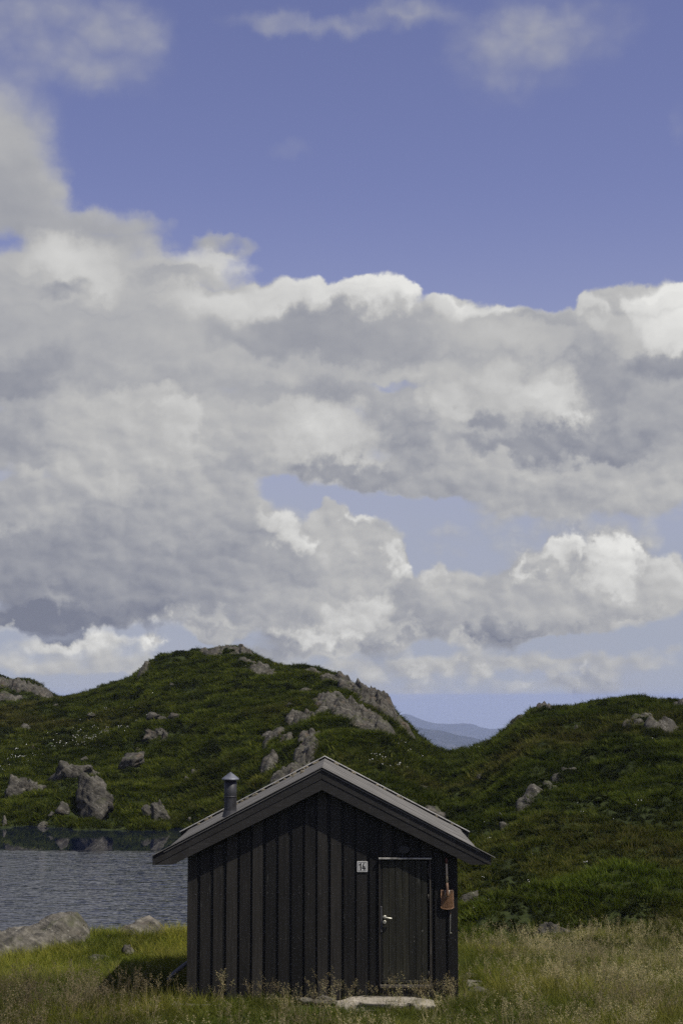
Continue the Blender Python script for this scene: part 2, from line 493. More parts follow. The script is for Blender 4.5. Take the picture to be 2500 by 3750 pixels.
def sstep(a, b, x):
    t = np.clip((x - a) / (b - a), 0, 1)
    return t * t * (3 - 2 * t)


_sk = np.array(SKYLINE); _bk = np.array(BACK_RIDGE); _ft = np.array(HILL_FOOT)


def smooth_max(a, b, k):
    h = np.clip(0.5 + 0.5 * (a - b) / k, 0, 1)
    return b + (a - b) * h + k * h * (1 - h)


def land_smooth(x, y):
    """Height of the ground without its tussocks."""
    d = np.maximum(y - VY, 0.5)
    a = (x - VX) / d
    # main hill and the hill on the right
    R_ = np.interp(a, _sk[:, 0], _sk[:, 1]); Z_ = np.interp(a, _sk[:, 0], _sk[:, 2])
    F_ = np.interp(a, _ft[:, 0], _ft[:, 1])
    t = (d - F_) / (R_ - F_)
    tc = np.clip(t, 0, 1)
    right = sstep(0.03, 0.09, a)
    foot = LAKE_Z + 0.02 + 0.13 * right
    bank = 0.55 * (1 - 0.6 * right)
    prof = np.sin(np.pi / 2 * tc) ** (1.12 + 0.1 * right)
    h = foot + bank * sstep(0, 0.05, tc) + (Z_ - foot - bank) * prof
    h = np.where(t < 0, foot + (d - F_) * (0.22 - 0.21 * right), h)
    h = np.where(t > 1, Z_ - 0.10 * (d - R_) - 0.0012 * (d - R_) ** 2, h)
    # mound under the right hill
    mx, my = VX + 0.166 * 42.0, 42.0 + VY
    h = h + 0.42 * np.exp(-(((x - mx) / 1.9) ** 2 + ((y - my) / 1.5) ** 2)) * 1.0
    h = h + 0.25 * np.exp(-(((x - mx + 1.6) / 1.3) ** 2 + ((y - my + 0.6) / 1.0) ** 2))
    h = h - 0.30 * np.exp(-(((x - mx + 1.55) / 0.55) ** 2 + ((y - my + 2.6) / 0.8) ** 2))
    h = np.maximum(h, -70.0)
    # ridge behind on the left
    Rb = np.interp(a, _bk[:, 0], _bk[:, 1]); Zb = np.interp(a, _bk[:, 0], _bk[:, 2])
    tb = np.clip((d - 118.0) / (Rb - 118.0), 0, 1)
    hb = -6 + (Zb + 6) * np.sin(np.pi / 2 * tb)
    hb = np.where(d > Rb, Zb - 0.12 * (d - Rb) - 0.0012 * (d - Rb) ** 2, hb)
    hb = np.maximum(hb, -70.0)
    h = np.where(a < 0.02, smooth_max(h, hb, 0.6), h)
    # the shelf the hut stands on, falling to the lake behind
    lake_floor = -2.2 + 1.30 * sstep(3.5, 4.9, x - 0.03 * y)
    shore = 10.3 + 0.35 * np.sin(x * 0.55 + 0.8) - 1.4 * sstep(-2, 3, x) - 2.4 * sstep(3.2, 6, x)
    back = sstep(shore - 2.2, shore + 1.6, y)
    n = 0.02 - 0.05 * np.clip(y, 0, 12)
    n = n + (3.0 - n) * sstep(-6.5, -22.0, y) * 0.95
    n = n - 0.10 * sstep(-3.0, -7.0, x) * sstep(6, -1, y)
    # knoll of rock on the left shore
    n = n + 0.33 * np.exp(-(((x + 4.6) / 1.9) ** 2 + ((y - 7.4) / 1.5) ** 2)) + 0.22 * np.exp(-(((x + 3.2) / 0.8) ** 2 + ((y - 8.0) / 1.3) ** 2))
    n = n * (1 - back) + lake_floor * back
    n = n - 80.0 * sstep(62.0, 130.0, d)
    return smooth_max(n, h, 0.25)


def land(x, y):
    d = np.maximum(y - VY, 0.5)
    z = land_smooth(x, y)
    far = sstep(36, 60, d)
    R_ = np.interp((x - VX) / d, _sk[:, 0], _sk[:, 1])
    far = far * (1 - 0.75 * np.exp(-((d - R_) / 9.0) ** 2))          # crests keep their surveyed line
    z = z - 0.20 * sstep(45, 70, d)                                  # room for the plant cover
    z = z + far * (0.42 * fbm(x * 0.10, y * 0.10, 3, 5) + 0.40 * fbm(x * 0.33, y * 0.33, 3, 9))
    tus = sstep(33, 42, d)
    z = z + (0.05 + 0.17 * tus) * np.abs(fbm(x * 0.9, y * 0.6, 3, 21)) + 0.16 * tus * fbm(x * 0.5 + 4, y * 0.33, 2, 77) + (0.03 + 0.05 * tus) * fbm(x * 2.3, y * 2.3, 2, 33)
    return z


def mesh_from_arrays(name, verts, faces, smooth=True):
    me = bpy.data.meshes.new(name)
    verts = np.asarray(verts, dtype=np.float32); faces = np.asarray(faces, dtype=np.int32)
    me.vertices.add(len(verts)); me.vertices.foreach_set('co', verts.ravel())
    k = faces.shape[1]
    me.loops.add(faces.size); me.loops.foreach_set('vertex_index', faces.ravel())
    me.polygons.add(len(faces)); me.polygons.foreach_set('loop_start', np.arange(0, faces.size, k, dtype=np.int32))
    if smooth: me.polygons.foreach_set('use_smooth', np.ones(len(faces), dtype=bool))
    me.update(calc_edges=True)
    return me


def grid_faces(n, m):
    i = np.arange(n * m).reshape(n, m)
    return np.stack([i[:-1, :-1].ravel(), i[:-1, 1:].ravel(), i[1:, 1:].ravel(), i[1:, :-1].ravel()], 1)


def link(name, data, parent=None, mat=None, kind=None, label=None, cat=None, group=None):
    o = bpy.data.objects.new(name, data)
    col.objects.link(o)
    if parent is not None: o.parent = parent
    if mat is not None and data is not None:
        if not data.materials: data.materials.append(mat)
    if kind: o['kind'] = kind
    if label: o['label'] = label
    if cat: o['category'] = cat
    if group: o['group'] = group
    return o


# ------------------------------------------------------------------ ground materials
def new_mat(name):
    m = bpy.data.materials.new(name)
    m.use_nodes = True
    N = NT(m.node_tree)
    b = m.node_tree.nodes['Principled BSDF']
    return m, N, b


def bump(N, b, h, strength=0.5, dist=0.02):
    nd = N.n('ShaderNodeBump')
    nd.inputs['Strength'].default_value = strength
    nd.inputs['Distance'].default_value = dist
    N.put(nd.inputs['Height'], h)
    N.put(b.inputs['Normal'], nd.outputs[0])


def mat_ground():
    m, N, b = new_mat('turf')
    tc = N.n('ShaderNodeTexCoord').outputs['Object']
    n1 = N.noise(tc, 0.35, 5, 0.6)
    n2 = N.noise(tc, 3.0, 6, 0.65)
    c = N.ramp(N.m('ADD', N.m('MULTIPLY', n1, 0.6), N.m('MULTIPLY', n2, 0.4)),
               [(0.25, (0.012, 0.014, 0.006)), (0.45, (0.022, 0.030, 0.009)), (0.6, (0.036, 0.046, 0.013)), (0.8, (0.055, 0.055, 0.022))])
    N.put(b.inputs['Base Color'], c)
    b.inputs['Roughness'].default_value = 0.95
    b.inputs['Specular IOR Level'].default_value = 0.1
    bump(N, b, n2, 0.9, 0.08)
    return m


MAT_TURF = mat_ground()


def build_ground():
    ain = np.arange(-0.245, 0.2451, 0.0013)
    k = np.arange(1, 60)
    aout = 0.245 + 0.0013 * (1.115 ** k - 1) / 0.115 * 1.1
    aout = aout[aout < 2.2]
    a = np.concatenate([-aout[::-1], ain, aout])
    d = np.exp(np.arange(math.log(2.5), math.log(430.0), 0.008))
    # denser rows across the hut's shelf and the steep lake bank
    D, A = np.meshgrid(d, a, indexing='ij')
    X = VX + A * D; Y = VY + D
    Z = land(X, Y)
    v = np.stack([X.ravel(), Y.ravel(), Z.ravel()], 1)
    me = mesh_from_arrays('ground', v, grid_faces(len(d), len(a))[:, ::-1])
    link('ground', me, None, MAT_TURF, 'structure')
    # valley floor far below, out to the horizon
    s = 15000.0
    me = mesh_from_arrays('valley', [(-s, 300, -420), (s, 300, -420), (s, s, -420), (-s, s, -420)], [(0, 1, 2, 3)])
    link('valley', me, None, MAT_TURF, 'structure')


build_ground()

# ------------------------------------------------------------------ the lake
def mat_water():
    m, N, b = new_mat('lake_water')
    tc = N.n('ShaderNodeTexCoord').outputs['Object']
    sep = N.n('ShaderNodeSeparateXYZ'); N.put(sep.inputs[0], tc)
    b.inputs['Base Color'].default_value = (0.005, 0.008, 0.022, 1)
    b.inputs['Roughness'].default_value = 0.015
    b.inputs['IOR'].default_value = 1.42
    # wind ripples, dying out in the lee of the far bank
    wob = N.m('MULTIPLY', N.m('SUBTRACT', N.noise(tc, 0.25, 3, 0.5), 0.5), 3.0)
    lee = N.maprange(N.m('ADD', sep.outputs[1], wob), 35.2, 37.6, 1.0, 0.0, 'SMOOTHSTEP')
    st = N.v('MULTIPLY', tc, (1.0, 1.9, 1.0))
    h = N.m('ADD', N.noise(st, 2.6, 2, 0.45), N.m('MULTIPLY', N.noise(st, 0.7, 1, 0.5), 0.7))
    bp = N.n('ShaderNodeBump')
    bp.inputs['Distance'].default_value = 0.048
    N.put(bp.inputs['Strength'], lee)
    N.put(bp.inputs['Height'], h)
    N.put(b.inputs['Normal'], bp.outputs[0])
    return m


def build_lake():
    xs = np.linspace(-60, 14, 75); ys = np.linspace(4, 54, 51)
    X, Y = np.meshgrid(xs, ys, indexing='ij')
    v = np.stack([X.ravel(), Y.ravel(), np.full(X.size, LAKE_Z)], 1)
    me = mesh_from_arrays('lake', v, grid_faces(len(xs), len(ys)))
    o = link('lake', me, None, mat_water(), 'structure')


build_lake()

# ------------------------------------------------------------------ far mountains
def mat_mountain():
    m, N, b = new_mat('mountain_heath')
    P = N.n('ShaderNodeNewGeometry').outputs['Position']
    n = N.noise(P, 0.006, 6, 0.65)
    f = N.noise(P, 0.03, 5, 0.65)
    c = N.ramp(N.m('ADD', N.m('MULTIPLY', n, 0.55), N.m('MULTIPLY', f, 0.45)), [(0.38, (0.010, 0.014, 0.012)), (0.52, (0.020, 0.024, 0.020)), (0.62, (0.06, 0.06, 0.06))])
    N.put(b.inputs['Base Color'], c)
    b.inputs['Roughness'].default_value = 1.0
    b.inputs['Specular IOR Level'].default_value = 0.0
    return m


def ridge_mesh(name, crest, dist, half_depth, floor, rough, seed, mat, label=None):
    """A mountain mass whose crest passes through the given (x, z) points at the given distance."""
    cx = np.array([p[0] for p in crest]); cz = np.array([p[1] for p in crest])
    xs = np.linspace(cx[0], cx[-1], 260)
    ts = np.linspace(-1, 1, 90)
    X, T = np.meshgrid(xs, ts, indexing='ij')
    top = np.interp(X, cx, cz)
    top = top + rough * 0.5 * fbm(X / (half_depth * 0.35), T * 0 + seed, 4, seed)
    prof = 1 - np.abs(T) ** 1.25
    rid = np.abs(fbm(X / (half_depth * 0.5), T * 2.2 + seed * 3.1, 5, seed + 3, 0.55))
    Z = floor + (top - floor) * np.clip(prof, 0, 1) - rid * rough * 3.0 * (1 - np.clip(prof, 0, 1)) * np.clip(prof * 3, 0, 1)
    Y = VY + dist + T * half_depth
    v = np.stack([X.ravel(), Y.ravel(), Z.ravel()], 1)
    me = mesh_from_arrays(name, v, grid_faces(len(xs), len(ts))[:, ::-1])
    return link(name, me, None, mat, 'structure')


MAT_MOUNT = mat_mountain()
FAR_CREST = [(-3578, -199), (-1388, -170), (-365, -156), (73, -141), (249, -115), (293, -98), (340, -86), (380, -98), (439, -127), (497, -141), (570, -144), (658, -135), (702, -138), (745, -159), (804, -173), (877, -173), (1023, -192), (1388, -199), (2118, -185), (3724, -214)]
NEAR_CREST = [(-1560, -121), (-548, -96), (-42, -71), (152, -78), (211, -85), (262, -95), (313, -101), (380, -116), (431, -128), (481, -140), (548, -155), (717, -180), (1137, -205), (1642, -213)]

ridge_mesh('far_mountain', FAR_CREST, 9000.0, 1500.0, -430.0, 26.0, 12, MAT_MOUNT)
ridge_mesh('near_mountain', NEAR_CREST, 5200.0, 1100.0, -430.0, 22.0, 40, MAT_MOUNT)


def haze():
    bm = bmesh.new()
    bm_box_h(bm, -15500, 15500, -3500, 15500, -421.5, 16.0)
    me = bpy.data.meshes.new('haze'); bm.to_mesh(me); bm.free()
    m = bpy.data.materials.new('hazy_air'); m.use_nodes = True
    t = m.node_tree; t.nodes.clear()
    o = t.nodes.new('ShaderNodeOutputMaterial'); v = t.nodes.new('ShaderNodeVolumePrincipled')
    v.inputs['Color'].default_value = (0.55, 0.65, 0.93, 1)
    v.inputs['Density'].default_value = HAZE_DENSITY
    v.inputs['Anisotropy'].default_value = 0.0
    t.links.new(v.outputs[0], o.inputs['Volume'])
    link('haze', me, None, m, 'stuff', 'pale blue haze filling the air toward the mountains', 'haze')


def bm_box_h(bm, x0, x1, y0, y1, z0, z1):
    v = [bm.verts.new(p) for p in ((x0, y0, z0), (x1, y0, z0), (x1, y1, z0), (x0, y1, z0), (x0, y0, z1), (x1, y0, z1), (x1, y1, z1), (x0, y1, z1))]
    for f in ((0, 3, 2, 1), (4, 5, 6, 7), (0, 1, 5, 4), (1, 2, 6, 5), (2, 3, 7, 6), (3, 0, 4, 7)):
        bm.faces.new([v[i] for i in f])


HAZE_DENSITY = 1.15e-4
haze()

# ------------------------------------------------------------------ mesh helpers
def bm_box(bm, x0, x1, y0, y1, z0, z1, z1b=None, z0b=None):
    """Box; z1b/z0b give the top/bottom height at x1 when it differs from x0 (sloping cut)."""
    if z1b is None: z1b = z1
    if z0b is None: z0b = z0
    v = [bm.verts.new(p) for p in ((x0, y0, z0), (x1, y0, z0b), (x1, y1, z0b), (x0, y1, z0), (x0, y0, z1), (x1, y0, z1b), (x1, y1, z1b), (x0, y1, z1))]
    for f in ((0, 3, 2, 1), (4, 5, 6, 7), (0, 1, 5, 4), (1, 2, 6, 5), (2, 3, 7, 6), (3, 0, 4, 7)):
        bm.faces.new([v[i] for i in f])


def bm_prism(bm, pts, y0, y1):
    """Polygon in x-z (counter-clockwise seen from -y) extruded from y0 (front) to y1."""
    a = [bm.verts.new((x, y0, z)) for x, z in pts]; b = [bm.verts.new((x, y1, z)) for x, z in pts]
    bm.faces.new(a); bm.faces.new(b[::-1])
    n = len(pts)
    for i in range(n):
        j = (i + 1) % n
        bm.faces.new((a[j], a[i], b[i], b[j]))


def bm_tube(bm, pts, radii, seg=8, caps=True):
    """Round tube along points."""
    rings = []
    for i, p in enumerate(pts):
        p = Vector(p)
        t = (Vector(pts[min(i + 1, len(pts) - 1)]) - Vector(pts[max(i - 1, 0)])).normalized()
        u = t.cross(Vector((0.03, 0.05, 1.0)) if abs(t.z) < 0.95 else Vector((1, 0, 0))).normalized()
        w = t.cross(u)
        r = radii[i] if isinstance(radii, (list, tuple)) else radii
        rings.append([bm.verts.new(p + (u * math.cos(k * 2 * math.pi / seg) + w * math.sin(k * 2 * math.pi / seg)) * r) for k in range(seg)])
    for a, b in zip(rings, rings[1:]):
        for k in range(seg):
            bm.faces.new((a[k], a[(k + 1) % seg], b[(k + 1) % seg], b[k]))
    if caps:
        bm.faces.new(rings[0][::-1]); bm.faces.new(rings[-1])


def bm_done(bm, name, bevel=0.0, smooth=False):
    bmesh.ops.recalc_face_normals(bm, faces=bm.faces)
    if bevel:
        bmesh.ops.bevel(bm, geom=list(bm.edges), offset=bevel, segments=1, affect='EDGES', clamp_overlap=True)
    me = bpy.data.meshes.new(name)
    bm.to_mesh(me); bm.free()
    if smooth: me.polygons.foreach_set('use_smooth', [True] * len(me.polygons))
    me.update()
    return me


# ------------------------------------------------------------------ cabin materials
def mat_wood(name, dark, light, rough=0.62, wear=0.0, weark=(0.10, 0.10, 0.09), grain=(30, 30, 1.2), spec=0.35, var=0.5, spread=0.0):
    m, N, b = new_mat(name)
    tc = N.n('ShaderNodeTexCoord').outputs['Object']
    rnd = N.n('ShaderNodeObjectInfo').outputs['Random']
    off = N.n('ShaderNodeCombineXYZ'); N.put(off.inputs[0], N.m('MULTIPLY', rnd, 17.0)); N.put(off.inputs[2], N.m('MULTIPLY', rnd, 31.0))
    p = N.v('ADD', tc, off.outputs[0])
    g = N.noise(N.v('MULTIPLY', p, grain), 1.0, 5, 0.6, dist=0.4)
    big = N.noise(N.v('MULTIPLY', p, (3.5, 3.5, 0.9)), 1.0, 4, 0.6)
    f = N.m('ADD', N.m('MULTIPLY', g, 0.55), N.m('MULTIPLY', big, 0.45))
    f = N.m('ADD', f, N.m('MULTIPLY', N.m('SUBTRACT', rnd, 0.5), var * 0.3))
    c = N.ramp(f, [(0.36, dark), (0.52, tuple(d * 0.55 + l * 0.45 for d, l in zip(dark, light))), (0.68, tuple(l * 1.15 for l in light))])
    if spread:                                                   # boards took the stain unevenly
        k = N.m('MULTIPLY_ADD', rnd, spread, 1.0 - spread * 0.45)
        kc = N.n('ShaderNodeCombineXYZ'); N.put(kc.inputs[0], k); N.put(kc.inputs[1], k); N.put(kc.inputs[2], k)
        c = N.mix(1.0, c, kc.outputs[0], 'MULTIPLY')
    if wear:
        s = N.noise(N.v('MULTIPLY', p, (22, 22, 2.6)), 1.0, 4, 0.65)
        c = N.mix(N.m('MULTIPLY', N.maprange(s, 0.62, 0.78), wear * 0.7), c, weark)
        dots = N.noise(p, 26.0, 1, 0.5)
        c = N.mix(N.m('MULTIPLY', N.maprange(dots, 0.74, 0.80), wear), c, weark)
    N.put(b.inputs['Base Color'], c)
    N.put(b.inputs['Roughness'], N.m('MULTIPLY_ADD', g, 0.25, rough - 0.12))
    b.inputs['Specular IOR Level'].default_value = spec
    bump(N, b, g, 0.45, 0.004)
    return m


MAT_BOARD = mat_wood('black_stained_boards', (0.0026, 0.0024, 0.0021), (0.0170, 0.0153, 0.0124), wear=1.0, var=1.0, spread=0.65)
MAT_UNDER = mat_wood('black_stained_under_boards', (0.0035, 0.0035, 0.0035), (0.010, 0.010, 0.0095))
MAT_BARGE = mat_wood('weathered_dark_barge', (0.0125, 0.0118, 0.0108), (0.029, 0.0272, 0.0245), wear=0.4, grain=(1.4, 30, 30), rough=0.75)
MAT_DOOR = mat_wood('olive_black_door', (0.006, 0.0063, 0.0042), (0.0255, 0.0245, 0.0145), wear=0.9, weark=(0.12, 0.12, 0.105))
MAT_JAMB = mat_wood('worn_jamb', (0.025, 0.022, 0.018), (0.085, 0.075, 0.060), wear=0.8, weark=(0.25, 0.24, 0.21))


def mat_metal(name, colr, rough=0.4, metallic=0.8, spots=0.0, spot_col=(0.5, 0.5, 0.5), scale=9.0):
    m, N, b = new_mat(name)
    tc = N.n('ShaderNodeTexCoord').outputs['Object']
    n = N.noise(tc, scale, 5, 0.6)
    d = tuple(x * 0.55 for x in colr)
    c = N.ramp(n, [(0.35, d), (0.6, colr)])
    if spots: c = N.mix(N.m('MULTIPLY', N.maprange(N.noise(N.v('MULTIPLY', tc, (1, 1, 0.35)), scale * 1.6, 3, 0.6), 0.54, 0.72), spots), c, spot_col)
    N.put(b.inputs['Base Color'], c)
    b.inputs['Metallic'].default_value = metallic
    N.put(b.inputs['Roughness'], N.m('MULTIPLY_ADD', n, 0.3, rough - 0.15))
    return m


def mat_plain(name, c, rough=0.5, metallic=0.0, spec=0.4):
    m, N, b = new_mat(name)
    tc = N.n('ShaderNodeTexCoord').outputs['Object']
    n = N.noise(tc, 40.0, 4, 0.6)
    N.put(b.inputs['Base Color'], N.ramp(n, [(0.3, tuple(x * 0.8 for x in c)), (0.65, c)]))
    b.inputs['Roughness'].default_value = rough
    b.inputs['Metallic'].default_value = metallic
    b.inputs['Specular IOR Level'].default_value = spec
    return m


def mat_felt():
    m, N, b = new_mat('grey_roofing_felt')
    tc = N.n('ShaderNodeTexCoord').outputs['Object']
    big = N.noise(tc, 1.6, 5, 0.6)
    fine = N.noise(tc, 160.0, 3, 0.6)
    moss = N.noise(tc, 4.5, 6, 0.7)
    c = N.ramp(N.m('ADD', N.m('MULTIPLY', big, 0.6), N.m('MULTIPLY', fine, 0.4)), [(0.3, (0.085, 0.082, 0.075)), (0.7, (0.180, 0.175, 0.160))])
    c = N.mix(N.maprange(moss, 0.62, 0.74, 0.0, 0.55), c, (0.075, 0.072, 0.055))
    N.put(b.inputs['Base Color'], c)
    b.inputs['Roughness'].default_value = 0.93
    b.inputs['Specular IOR Level'].default_value = 0.15
    bump(N, b, fine, 0.5, 0.004)
    return m


MAT_FELT = mat_felt()
MAT_PIPE = mat_metal('sooty_galvanised_steel', (0.030, 0.031, 0.035), 0.6, 0.0, 0.95, (0.006, 0.006, 0.007), 5.0)
MAT_CAP = mat_metal('galvanised_cap', (0.14, 0.15, 0.175), 0.55, 0.4)
MAT_NICKEL = mat_metal('aged_nickel', (0.62, 0.61, 0.52), 0.42, 0.55, 0.3, (0.25, 0.22, 0.12), 60.0)
MAT_PLATE = mat_metal('dull_grey_plate', (0.075, 0.075, 0.08), 0.6, 0.5)
MAT_DRIP = mat_metal('worn_drip_strip', (0.45, 0.44, 0.41), 0.45, 0.6, 0.85, (0.03, 0.03, 0.028), 9.0)
MAT_WHITE = mat_plain('white_enamel', (0.62, 0.62, 0.59), 0.35)
MAT_BLACK = mat_plain('black_enamel', (0.012, 0.012, 0.012), 0.4)
MAT_PLAQUE = mat_plain('dark_cast_plaque', (0.032, 0.031, 0.030), 0.6)

# ------------------------------------------------------------------ the cabin
SLOPE, RIDGE_Z, X_L, X_R, CAB_BACK = 0.5176, 3.618, -2.052, 2.073, 4.0
Y_VERGE, Y_BACKVERGE, EAVE_X = -0.165, 4.30, 2.585
DX0, DX1, DZ0, DZ1 = 0.872, 1.664, 0.20, 2.238      # door opening in the boarding


def roof_z(x): return RIDGE_Z - SLOPE * abs(x)


cabin = link('cabin', None, None, None, None, 'small black board cabin with grey gable roof and stovepipe on the lake shore', 'cabin')
cabin.empty_display_size = 0.5
cabin.location = (0, 0, 0)


def part(name, me, mat, parent=cabin, label=None, smooth=False):
    o = link(name, me, parent, mat)
    if label: o['label'] = label
    return o


def wall_board(x0, x1, yf, yb, z0, top_off, mat, bev, rnd):
    """One upright gable board between x0 and x1, cut to the roof slope; split where the ridge falls inside it."""
    bm = bmesh.new()
    zt = lambda x: roof_z(x) - top_off
    if x0 < 0 < x1:
        bm_prism(bm, [(x0, z0), (x1, z0), (x1, zt(x1)), (0, zt(0)), (x0, zt(x0))], yf, yb)
    else:
        bm_box(bm, x0, x1, yf, yb, z0, zt(x0), zt(x1))
    me = bm_done(bm, 'board', bev)
    o = part('board', me, mat)
    return o


def gable_boards():
    rng = random.Random(4)
    n, wd = 21, 0.152
    pitch = (X_R - X_L - wd) / (n - 1)
    xs = []
    for i in range(n):
        j = rng.uniform(-0.004, 0.004) if 0 < i < n - 1 else 0
        xs.append((X_L + i * pitch + j, X_L + i * pitch + wd + rng.uniform(-0.014, 0.014) + j))
    xs[-1] = (xs[-1][0], X_R)

    def place(x0, x1, yf, yb, mat, bev):
        zb = 0.13 + rng.uniform(-0.015, 0.012)
        if x1 <= DX0 or x0 >= DX1:
            wall_board(x0, x1, yf, yb, zb, 0.22, mat, bev, rng)
            return
        if x0 < DX0 - 0.012: wall_board(x0, DX0 - 0.003, yf, yb, zb, 0.22, mat, bev, rng)
        if x1 > DX1 + 0.012: wall_board(DX1 + 0.003, x1, yf, yb, zb, 0.22, mat, bev, rng)
        a, c = max(x0, DX0 - 0.001), min(x1, DX1 + 0.001)
        if c - a > 0.012: wall_board(a, c, yf, yb, DZ1 + 0.018, 0.22, mat, bev, rng)
    for i, (a, c) in enumerate(xs):
        t = rng.uniform(-0.0025, 0.0025)
        place(a, c, 0.0 + t, 0.0225, MAT_BOARD, 0.003)
        if i < n - 1: place(c - 0.02, xs[i + 1][0] + 0.02, 0.024, 0.044, MAT_UNDER, 0.0)


gable_boards()


def nails():
    """Rows of nail heads across the boards."""
    rng = random.Random(12)
    bm = bmesh.new()
    pitch = (X_R - X_L - 0.152) / 20
    for i in range(21):
        for zr in (0.34, 1.02, 1.70, 2.42, 3.02):
            for dx in (0.035, 0.115):
                x = X_L + i * pitch + dx + rng.uniform(-0.008, 0.008); z = zr + rng.uniform(-0.018, 0.018)
                if z > roof_z(x) - 0.40 or (DX0 - 0.02 < x < DX1 + 0.02 and z < DZ1 + 0.05): continue
                r = rng.uniform(0.0035, 0.0055)
                mt = Matrix.Translation((x, -0.004, z)) @ Matrix.Rotation(R(90), 4, 'X')
                bmesh.ops.create_cone(bm, cap_ends=True, segments=7, radius1=r, radius2=r * 0.7, depth=0.005, matrix=mt)
    o = part('nails', bm_done(bm, 'nails'), MAT_NAIL); o['kind'] = 'stuff'


MAT_NAIL = mat_metal('weathered_nail', (0.22, 0.21, 0.20), 0.5, 0.5)
nails()


def cabin_shell():
    # backing walls
    for nm, bx in (('wall', (X_L + 0.03, X_L + 0.09, 0.10, CAB_BACK - 0.05)), ('wall', (X_R - 0.09, X_R - 0.03, 0.10, CAB_BACK - 0.05))):
        bm = bmesh.new(); bm_box(bm, bx[0], bx[1], bx[2], bx[3], 0.12, 2.30); part('side_wall', bm_done(bm, 'side_wall'), MAT_UNDER)
    for y0, y1, nm in ((0.046, 0.098, 'front_wall'), (CAB_BACK - 0.048, CAB_BACK, 'back_wall')):
        bm = bmesh.new()
        pts = [(X_L + 0.03, 0.12), (X_R - 0.03, 0.12), (X_R - 0.03, roof_z(X_R) - 0.20), (0, RIDGE_Z - 0.20), (X_L + 0.03, roof_z(X_L) - 0.20)]
        bm_prism(bm, pts, y0, y1); part(nm, bm_done(bm, nm), MAT_UNDER)
    # upright boards on the long sides
    bm = bmesh.new(); bm_box(bm, -0.011, 0.011, 0, 0.152, 0.12, 2.33); me = bm_done(bm, 'board', 0.003)
    me.materials.append(MAT_BOARD)
    bm = bmesh.new(); bm_box(bm, -0.011, 0.011, 0, 0.10, 0.12, 2.33); mu = bm_done(bm, 'board')
    mu.materials.append(MAT_UNDER)
    for sx, x in ((-1, X_L), (1, X_R)):
        for k in range(20):
            o = link('board', me, cabin); o.location = (x - sx * 0.012, 0.03 + k * 0.199, 0)
            if k < 19:
                o = link('board', mu, cabin); o.location = (x - sx * 0.0185, 0.03 + k * 0.199 + 0.13, 0)
    # sill beam under the boards
    bm = bmesh.new(); bm_box(bm, X_L + 0.02, X_R - 0.02, 0.05, 0.20, 0.02, 0.118); part('sill_beam', bm_done(bm, 'sill_beam', 0.004), MAT_UNDER)


cabin_shell()


